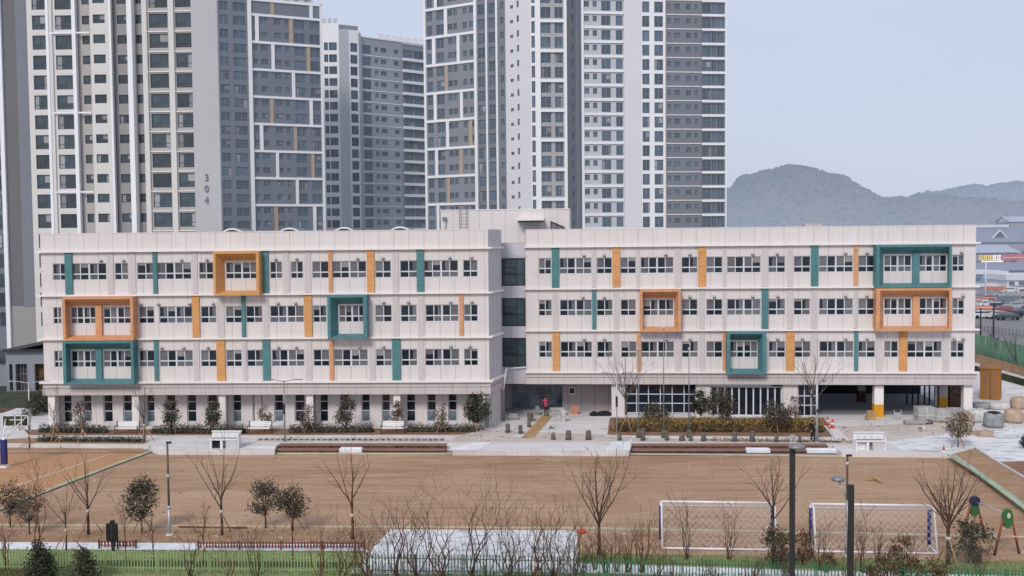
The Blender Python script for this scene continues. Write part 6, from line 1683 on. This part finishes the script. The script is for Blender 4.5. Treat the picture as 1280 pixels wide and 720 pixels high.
rs = random.Random(9)
ST = [(634.5,541,12,'leftmost short dark stone post near the corner rain pipe'),(650.5,542,11,'narrow dark stone post beside the wooden boards'),(661.5,534,10,'dark stone post left of the wooden boards, farther back'),
 (691.5,549.5,8,'low dark stone post right of the wooden boards'),(710.6,549.8,12,'dark stone post in the middle of the entrance paving'),(735.5,549.8,13,'broken dark stone post before the planting bed corner'),
 (774.5,550.5,10,'dark stone post at the foot of the twin armed lamp'),(803.5,550.5,15,'dark stone post beside the left flagpole'),(833.5,550.5,14,'dark stone post beside the middle flagpole'),
 (852.3,551,9,'low dark stone post between the middle and right flagpoles'),(863.5,551,11,'dark stone post at the foot of the right flagpole'),(879.3,551.5,11,'dark stone post right of the right flagpole'),
 (918.5,552,13,'dark stone post below the broad evergreen'),(940.5,552,14,'tall dark stone post right of the broad evergreen'),(970.5,552.5,9,'low rounded stone post below the round evergreen'),(1000,553,9,'low rounded stone post left of the person in black')]
for px, yb, hp, lab in ST:
    g, dep = place(px, yb, ZP); h = hp*dep/F*rs.uniform(.85,1.05); w = .16*rs.uniform(.8,1.3)
    m = MB(); n = 8; prof = []
    o = MB(); o.lathe((0,0,0), [(w*1.05,0),(w*rs.uniform(.9,1.05),h*.4),(w*rs.uniform(.88,1.0),h*.9),(w*.75,h)], 'stone', 7, 1.25, .9)
    ob = o.build('stone_post', loc=g, rot=rs.uniform(0,3)); tag(ob, lab, 'stone post', 'short stone posts along the plaza')

def pbox(name, label, cat, px, yb, w, d, h, m_, rz=0, grp=None, z=ZP, zoff=0.0):
    g, dep = place(px, yb, z); m = MB(); m.box(-w/2,w/2,0,d,zoff,zoff+h,m_)
    o = m.build(name, loc=g, rot=rz); tag(o, label, cat, grp); return o
# wooden boards on the entrance paving
g = G(664, 547, ZP)
a, b = G(659, 548, ZP), G(684, 520, ZP); d = b-a; L = d.length; ang = math.atan2(d.y, d.x)
root = thing('board_walk', 'narrow walkway of yellow wooden boards leading to the entrance', 'boards', (a.x, a.y, ZP), ang)
for i in range(3):
    m = MB(); m.box(rs.uniform(0,.4), L-rs.uniform(0,.5), -.45+i*.3, -.18+i*.3, .02, .06, 'wood'); m.build('plank', root)
m = MB()
for i in range(6): m.box(L*i/6+.2, L*i/6+.3, -.6, .6, .005, .018, 'wood')
m.build('batten', root)
for px, yb, w, h, m_, lab in ((641.5,525,.9,.5,'granite','heap of grey paving stones left of the boards'),(663,527,.6,.7,'stone','dark heap of bricks left of the boards'),(697,520,1.6,.7,'granite','stack of grey slabs right of the person in red'),(704.5,528,.4,1.0,'bag_white','upright white slab beside the stack of slabs'),(647,549,1.1,.3,'bag_white','crumpled white sacks at the near end of the boards'),(672,519,.5,.8,'bag_grey','grey bucket stack beside the person in red')):
    g, dep = place(px, yb, ZP); m = MB()
    k = 4
    for i in range(k):
        ww = w*rs.uniform(.6,1.0)/2; m.box(-ww, ww, rs.uniform(-.05,.05), .5, h*i/k, h*(i+1)/k-.01, m_)
    o = m.build('slab_stack', loc=g, rot=rs.uniform(-.3,.3)); tag(o, lab, 'materials')
pbox('crate', 'orange red crate against the entrance wall', 'crate', 718.5, 518, .62, .4, .75, 'barrier')
m = MB()
for i in range(6): m.lathe((rs.uniform(-.7,.7), rs.uniform(-.1,.2), 0), [(.45,0),(.38,.2),(.15,.35)], 'dark_cloth', 8)
g, dep = place(751, 519, ZP); tag(m.build('tarpaulin', loc=g), 'crumpled black tarpaulin at the foot of the entrance wall', 'tarpaulin')

def cone(label, px, yb, z=ZP, h=.72):
    g, dep = place(px, yb, z); root = thing('traffic_cone', label, 'traffic cone', g, .3, 'red and white traffic cones')
    m = MB(); m.box(-.2,.2,-.2,.2,0,.05,'cone_red'); m.build('base', root)
    m = MB(); m.lathe((0,0,.05), [(.16,0),(.125,h*.3)], 'cone_red', 12); m.lathe((0,0,.05), [(.125,h*.3+.001),(.09,h*.55)], 'white_paint', 12); m.lathe((0,0,.05), [(.09,h*.55+.001),(.03,h)], 'cone_red', 12); m.build('cone', root)
cone('red traffic cone at the corner of the hedge, farther from the viewer', 1034.5, 531.5); cone('red traffic cone at the corner of the hedge, nearer the viewer', 1040.5, 535)
cone('red traffic cone at the corner of the field by the planting bed', 1179.5, 571.5, 0.0, .8)

def sack(name, label, px, yb, w, h, m_, grp=None, cap=None):
    g, dep = place(px, yb, ZP); rng = random.Random(int(px)); root = thing(name, label, 'bulk bag', g, rng.uniform(-.3,.3), grp)
    m = MB(); n = 12; k = [(.0,.0),(.50,.02),(.56,.25),(.55,.6),(.50,.92),(.44,1.0)]
    i0 = len(m.v)
    for r_, z_ in k:
        for j in range(n):
            t = 6.283*j/n; c, s_ = math.cos(t), math.sin(t); e = 1/max(abs(c), abs(s_))**.6; q_ = rng.uniform(.94,1.05)
            m.v.append((r_*w*c*e*q_, r_*w*s_*e*.8*q_, h*z_*rng.uniform(.97,1.03)))
    mi = m.mi(m_)
    for a in range(len(k)-1):
        for j in range(n): m.f.append((i0+a*n+j, i0+a*n+(j+1)%n, i0+(a+1)*n+(j+1)%n, i0+(a+1)*n+j)); m.m.append(mi); m.sm.append(True)
    m.f.append(tuple(i0+(len(k)-1)*n+j for j in range(n))); m.m.append(mi); m.sm.append(False)
    m.build('sack', root)
    if cap: m = MB(); m.lathe((0,0,h*.98), [(w*.4,0),(w*.3,.12),(.05,.18)], cap, 10); m.build('contents', root)
    for s_ in (-1, 1):
        m = MB(); m.tube((s_*w*.4,0,h*.95),(s_*w*.2,0,h*1.12),.03,m=m_,n=5); m.tube((s_*w*.2,0,h*1.12),(0,0,h*1.0),.03,m=m_,n=5); m.build('handle', root)
G3 = 'bulk bags of building material right of the school'
sack('bulk_bag','large grey bulk bag with dark opening on the white paving',1242,534,1.35,1.15,'bag_grey',G3,'dark_cloth')
sack('bulk_bag','brownish bulk bag right of the large grey one',1267,528,1.35,1.05,'bag_tan',G3)
sack('bulk_bag','pale bulk bag behind the large grey one against the column',1222,527,1.5,1.0,'bag_white',G3)
sack('bulk_bag','tan bulk bag slumped in front of the end column',1208,532,1.1,.95,'bag_tan',G3)
sack('bulk_bag','pale upright bulk bag at the right edge of the photo',1273,511,1.25,1.0,'bag_tan',G3)
sack('bulk_bag','low wide pale bulk bag behind the orange container side',1249,511,1.6,.6,'bag_white',G3)
sack('bulk_bag','bluish low bulk bag beside the orange container foot',1226,511,1.3,.55,'bag_grey',G3)
def pallet(label, px, yb, w, h, d=1.1):
    g, dep = place(px, yb, ZP); root = thing('stone_pallet', label, 'pallet of slabs', g, 0, 'wrapped pallets of stone slabs before the parking opening')
    m = MB(); m.box(-w/2,w/2,0,d,.14,h,'granite'); m.box(-w/2-.03,w/2+.03,-.02,d+.02,h*.45,h*.5,'bag_white'); m.box(-w*.03,w*.03,-.03,d+.03,.142,h+.01,'bag_white'); m.build('slabs', root)
    m = MB()
    for z_ in (.0, .1): m.box(-w/2,w/2,.02,d-.02,z_,z_+.035,'stake')
    for x in (-w/2+.1, 0, w/2-.1): m.box(x-.05,x+.05,.03,d-.03,.036,.099,'stake')
    m.build('pallet', root)
pallet('left wrapped pallet of grey stone slabs at the parking opening', 1159, 528, 1.45, 1.2); pallet('right wrapped pallet of grey stone slabs at the parking opening', 1179.5, 528.5, 1.15, 1.05); pallet('third pallet of slabs half hidden behind the pale tree', 1197, 527, 1.2, 1.0)
m = MB()
for i in range(4): m.box(-.95+rs.uniform(-.1,.1), .7+rs.uniform(-.1,.3), -.3+rs.uniform(-.1,.1), .35, .02+i*.07, .08+i*.07, 'granite')
m.lathe((1.0,0,0),[(.3,0),(.33,.15),(.22,.34)],'stone',9); g, dep = place(1146, 530, ZP); tag(m.build('slab_stack', loc=g), 'low pile of dark slabs in front of the parking opening', 'materials')
o = pbox('cardboard_box','brown open box on the white paving below the grey bag','box',1233.5,546.5,1.1,.7,.42,'bag_tan',.1)
o = pbox('slab_stack','small tan slab pile left of the brown box','materials',1214,544,.95,.6,.25,'bag_tan',-.2)
m = MB(); m.lathe((0,0,0),[(.14,0),(.16,.3),(.17,.32)],'white_paint',12); g, dep = place(1155, 538.5, ZP); tag(m.build('bucket', loc=g), 'small white bucket on the dusty paving', 'bucket')
# trolley in the opening, wood heap at the orange column
g, dep = place(1122, 525, ZP); root = thing('sawhorse', 'small white metal stand in the dark parking opening', 'stand', g)
for s_ in (-1, 1):
    m = MB(); m.box(s_*.28-.03, s_*.28+.03, -.03, .03, 0, .85, 'light_metal'); m.build('leg', root)
m = MB(); m.box(-.245,.245,-.03,.03,.45,.62,'light_metal'); m.build('panel', root)
m = MB()
for i in range(5): m.box(-.35+rs.uniform(-.1,.1), .3+rs.uniform(-.1,.1), -.2, .2, i*.16, i*.16+.14, 'wood')
g, dep = place(1088.5, 525, ZP); tag(m.build('timber_pile', loc=g), 'heap of yellow timber offcuts against the orange column foot', 'timber')
g, dep = place(1092, 600.5, 0.0); m = MB()
m.box(-.55,.45,-.05,.08,.03,.12,'wood'); m.box(-.05,.08,-.9,.3,.13,.2,'wood'); m.box(-.5,-.4,-.1,.1,0.0,.03,'wood'); tag(m.build('wooden_boards', loc=g, rot=.2), 'loose wooden boards lying crosswise on the dirt field', 'boards')
g, dep = place(703.5, 665, 0.0); m = MB(); m.lathe((0,0,0),[(.25,0),(.22,.16),(.05,.24)],'cone_red',9); 
g = G(727, 666, 0); tag(m.build('orange_sack', loc=(g.x,g.y,.0)), 'small orange sack at the right corner of the white pad', 'sack')

# orange container
CF = Frame(P(1225, 95.4, 480), P(1251, 94.6, 480)); zc0, zc1 = .36, CF.z(1238, 461.5)
root = thing('storage_container', 'tall orange storage container right of the school', 'container', CF.w(0, 0))
m = MB(); W = CF.len; m.box(0, W, 0, 2.6, zc0, zc1, 'container'); m.build('body', root, CF)
m = MB(); m.box(-.1, W+.1, -.1, 2.7, zc1+.002, zc1+.14, 'container'); m.build('roof', root, CF)
m = MB(); m.box(W/2-.03, W/2+.03, -.04, -.003, zc0+.1, zc1-.1, 'step_dark'); 
for x in (W/2-.3, W/2+.3): m.box(x-.02, x+.02, -.06, -.02, zc0+.3, zc1-.2, 'grey_metal')
m.build('door', root, CF)
m = MB(); m.box(.1, W-.1, .1, 2.4, ZP-.35, zc0-.003, 'clay'); m.build('skid', root, CF)

# ------------------------------------------------------------------ people
def person(label, px, yb, H, z, pose, jacket, trousers, rz=0.0, hold=None):
    g, dep = place(px, yb, z); root = thing('person', label, 'person', g, rz)
    s_ = H/1.72
    lean = pose.get('lean', 0)
    J = {'pel': (0,0,.92), 'bel': (0,-.02*0+lean*.25,1.08), 'che': (0,lean*.55,1.30), 'nek': (0,lean*.85,1.47), 'hd0': (0,lean*.95,1.53), 'hd1': (0,lean*1.05,1.62), 'hd2': (0,lean*1.08,1.70)}
    for sd, sx in (('L',-1),('R',1)):
        st = pose.get('step', .06)*sx
        J['hip'+sd] = (sx*.10,0,.88); J['kne'+sd] = (sx*.12,st-.02,.48); J['ank'+sd] = (sx*.13,st*1.4,.09); J['toe'+sd] = (sx*.14,st*1.4+.18,.035); J['hel'+sd] = (sx*.13,st*1.4-.05,.035)
        J['sho'+sd] = (sx*.19,lean*.78,1.41); f_ = pose.get('arm'+sd, (0,0)); 
        J['elb'+sd] = (sx*(.26),lean*.78+f_[0],1.14+abs(f_[0])*.25); J['wri'+sd] = (sx*.25,lean*.78+f_[0]+f_[1],.90+abs(f_[1])*.55)
        wx, wy, wz = J['wri'+sd]
        dirn = Vector((0, f_[1], -.25)).normalized()
        J['pal'+sd] = (wx, wy+dirn.y*.08, wz+dirn.z*.08)
        for k in range(4): J['fin%d%s' % (k, sd)] = (wx-sx*.0+(k-1.5)*.012, wy+dirn.y*(.15+.01*(k in (1,2)))+(k-1.5)*.014, wz+dirn.z*(.15+.01*(k in (1,2))))
        J['thu'+sd] = (wx-sx*.045, wy+dirn.y*.09+.03, wz+dirn.z*.09)
    E = [('pel','bel'),('bel','che'),('che','nek'),('nek','hd0'),('hd0','hd1'),('hd1','hd2')]
    for sd in 'LR': E += [('pel','hip'+sd),('hip'+sd,'kne'+sd),('kne'+sd,'ank'+sd),('ank'+sd,'toe'+sd),('ank'+sd,'hel'+sd),('che','sho'+sd),('sho'+sd,'elb'+sd),('elb'+sd,'wri'+sd),('wri'+sd,'pal'+sd),('wri'+sd,'thu'+sd)]+[('pal'+sd,'fin%d%s'%(k,sd)) for k in range(4)]
    Rr = dict(pel=.15,bel=.135,che=.15,nek=.06,hd0=.07,hd1=.098,hd2=.085)
    for sd in 'LR': Rr.update({'hip'+sd:.10,'kne'+sd:.065,'ank'+sd:.05,'toe'+sd:.035,'hel'+sd:.035,'sho'+sd:.075,'elb'+sd:.052,'wri'+sd:.036,'pal'+sd:.032,'thu'+sd:.010}); Rr.update({'fin%d%s'%(k,sd):.009 for k in range(4)})
    keys = list(J); me = bpy.data.meshes.new('person'); me.from_pydata([tuple(c*s_ for c in J[k]) for k in keys], [(keys.index(a), keys.index(b)) for a, b in E], [])
    tmp = bpy.data.objects.new('body', me); COL.objects.link(tmp)
    md = tmp.modifiers.new('skin', 'SKIN'); sv = me.skin_vertices[0].data
    for i, k in enumerate(keys):
        sv[i].radius = (Rr[k]*s_, Rr[k]*s_*(.75 if k in ('che','bel','pel') else 1)); 
    sv[keys.index('pel')].use_root = True
    sb = tmp.modifiers.new('sub', 'SUBSURF'); sb.levels = 2; sb.render_levels = 2
    dg = bpy.context.evaluated_depsgraph_get(); nm = bpy.data.meshes.new_from_object(tmp.evaluated_get(dg)); bpy.data.objects.remove(tmp)
    nm.materials.clear()
    for n_ in ('skin', jacket, trousers, 'tyre'): nm.materials.append(MATS[n_])
    for p in nm.polygons:
        c = p.center/s_; p.use_smooth = True
        wr = min((Vector(J['pal'+sd])-c).length for sd in 'LR')
        if c.z > 1.50 or wr < .13: p.material_index = 0
        elif c.z < .09: p.material_index = 3
        elif c.z < .90 and abs(c.x) < .22 and not (abs(c.x) > .2 and c.z > .7): p.material_index = 2
        else: p.material_index = 1
    link('body', nm, root)
    hc = Vector(J['hd1'])*s_
    m = MB(); m.lathe((hc.x, hc.y-.012, hc.z-.02), [(.098*s_,0),(.112*s_,.05*s_),(.095*s_,.11*s_),(.03*s_,.145*s_)], 'hair', 12); m.build('hair', root)
    m = MB()
    fc = hc+Vector((0,.10*s_,-.02*s_))
    for sx in (-.035,.035): m.ball((fc.x+sx, fc.y-.01, fc.z+.02), .012, 'hair', 6)
    m.ball((fc.x, fc.y+.008, fc.z-.01), .016, 'skin', 6); m.box(fc.x-.025, fc.x+.025, fc.y-.012, fc.y, fc.z-.055, fc.z-.047, 'cone_red'); m.build('face_features', root)
    return root
person('person in red jacket and dark trousers bending towards the entrance doors', 682.5, 520.5, 1.70, ZP, {'lean': .22, 'armL': (.12,.22), 'armR': (.12,.25), 'step': .10}, 'red_cloth', 'dark_cloth', R(15))
person('person dressed in black standing left of the thick grey camera pole', 1015.8, 552.5, 1.64, ZP, {'lean': .04, 'armL': (.05,.1), 'armR': (.10,.25), 'step': .05}, 'dark_cloth', 'dark_cloth', R(100))
# ------------------------------------------------------------------ light and camera
def finish():
    w = bpy.data.worlds.new('World'); scene.world = w; w.use_nodes = True
    nt = w.node_tree; N = nt.nodes; L = nt.links
    bg = N['Background']
    sky = N.new('ShaderNodeTexSky'); sky.sky_type = 'NISHITA'; sky.sun_disc = False
    sky.altitude = 50; sky.sun_elevation = R(38); sky.sun_rotation = R(200); sky.air_density = 1.0; sky.dust_density = 3.0
    mix = N.new('ShaderNodeMixRGB'); mix.inputs[0].default_value = 0.86
    L.new(sky.outputs[0], mix.inputs[1]); mix.inputs[2].default_value = (6.35, 6.95, 8.55, 1)
    tcw = N.new('ShaderNodeTexCoord'); mpw = N.new('ShaderNodeMapping'); mpw.inputs['Scale'].default_value = (1, 1, 3.5); L.new(tcw.outputs['Generated'], mpw.inputs[0])
    nw = N.new('ShaderNodeTexNoise'); nw.inputs['Scale'].default_value = 2.2; nw.inputs['Detail'].default_value = 4; L.new(mpw.outputs[0], nw.inputs['Vector'])
    rw = N.new('ShaderNodeMapRange'); rw.inputs[3].default_value = 0.93; rw.inputs[4].default_value = 1.08; L.new(nw.outputs['Fac'], rw.inputs[0])
    sc = N.new('ShaderNodeVectorMath'); sc.operation = 'SCALE'; L.new(mix.outputs[0], sc.inputs[0]); L.new(rw.outputs[0], sc.inputs['Scale'])
    L.new(sc.outputs[0], bg.inputs['Color']); bg.inputs['Strength'].default_value = 0.10
    sd = bpy.data.lights.new('sun', 'SUN'); sd.energy = 2.1; sd.angle = R(16); sd.color = (1.0, 0.95, 0.88)
    so = bpy.data.objects.new('sun', sd); COL.objects.link(so)
    el, az = R(38), R(200)   # azimuth clockwise from +Y: from behind the viewer, a little to the left
    d = Vector((math.sin(az)*math.cos(el), math.cos(az)*math.cos(el), math.sin(el)))
    so.rotation_euler = d.to_track_quat('Z', 'Y').to_euler(); so.location = (0, -20, 60)
    cd = bpy.data.cameras.new('camera'); co = bpy.data.objects.new('camera', cd); COL.objects.link(co)
    cd.sensor_width = 36; cd.lens = 36; cd.clip_end = 9000; cd.clip_start = 0.5
    from mathutils import Matrix
    M = Matrix((right, up, -fwd)).transposed().to_4x4(); M.translation = CAM
    co.matrix_world = M
    scene.camera = co
    scene.view_settings.view_transform = 'Standard'; scene.view_settings.look = 'None'
    scene.view_settings.exposure = 0; scene.view_settings.gamma = 1
finish()
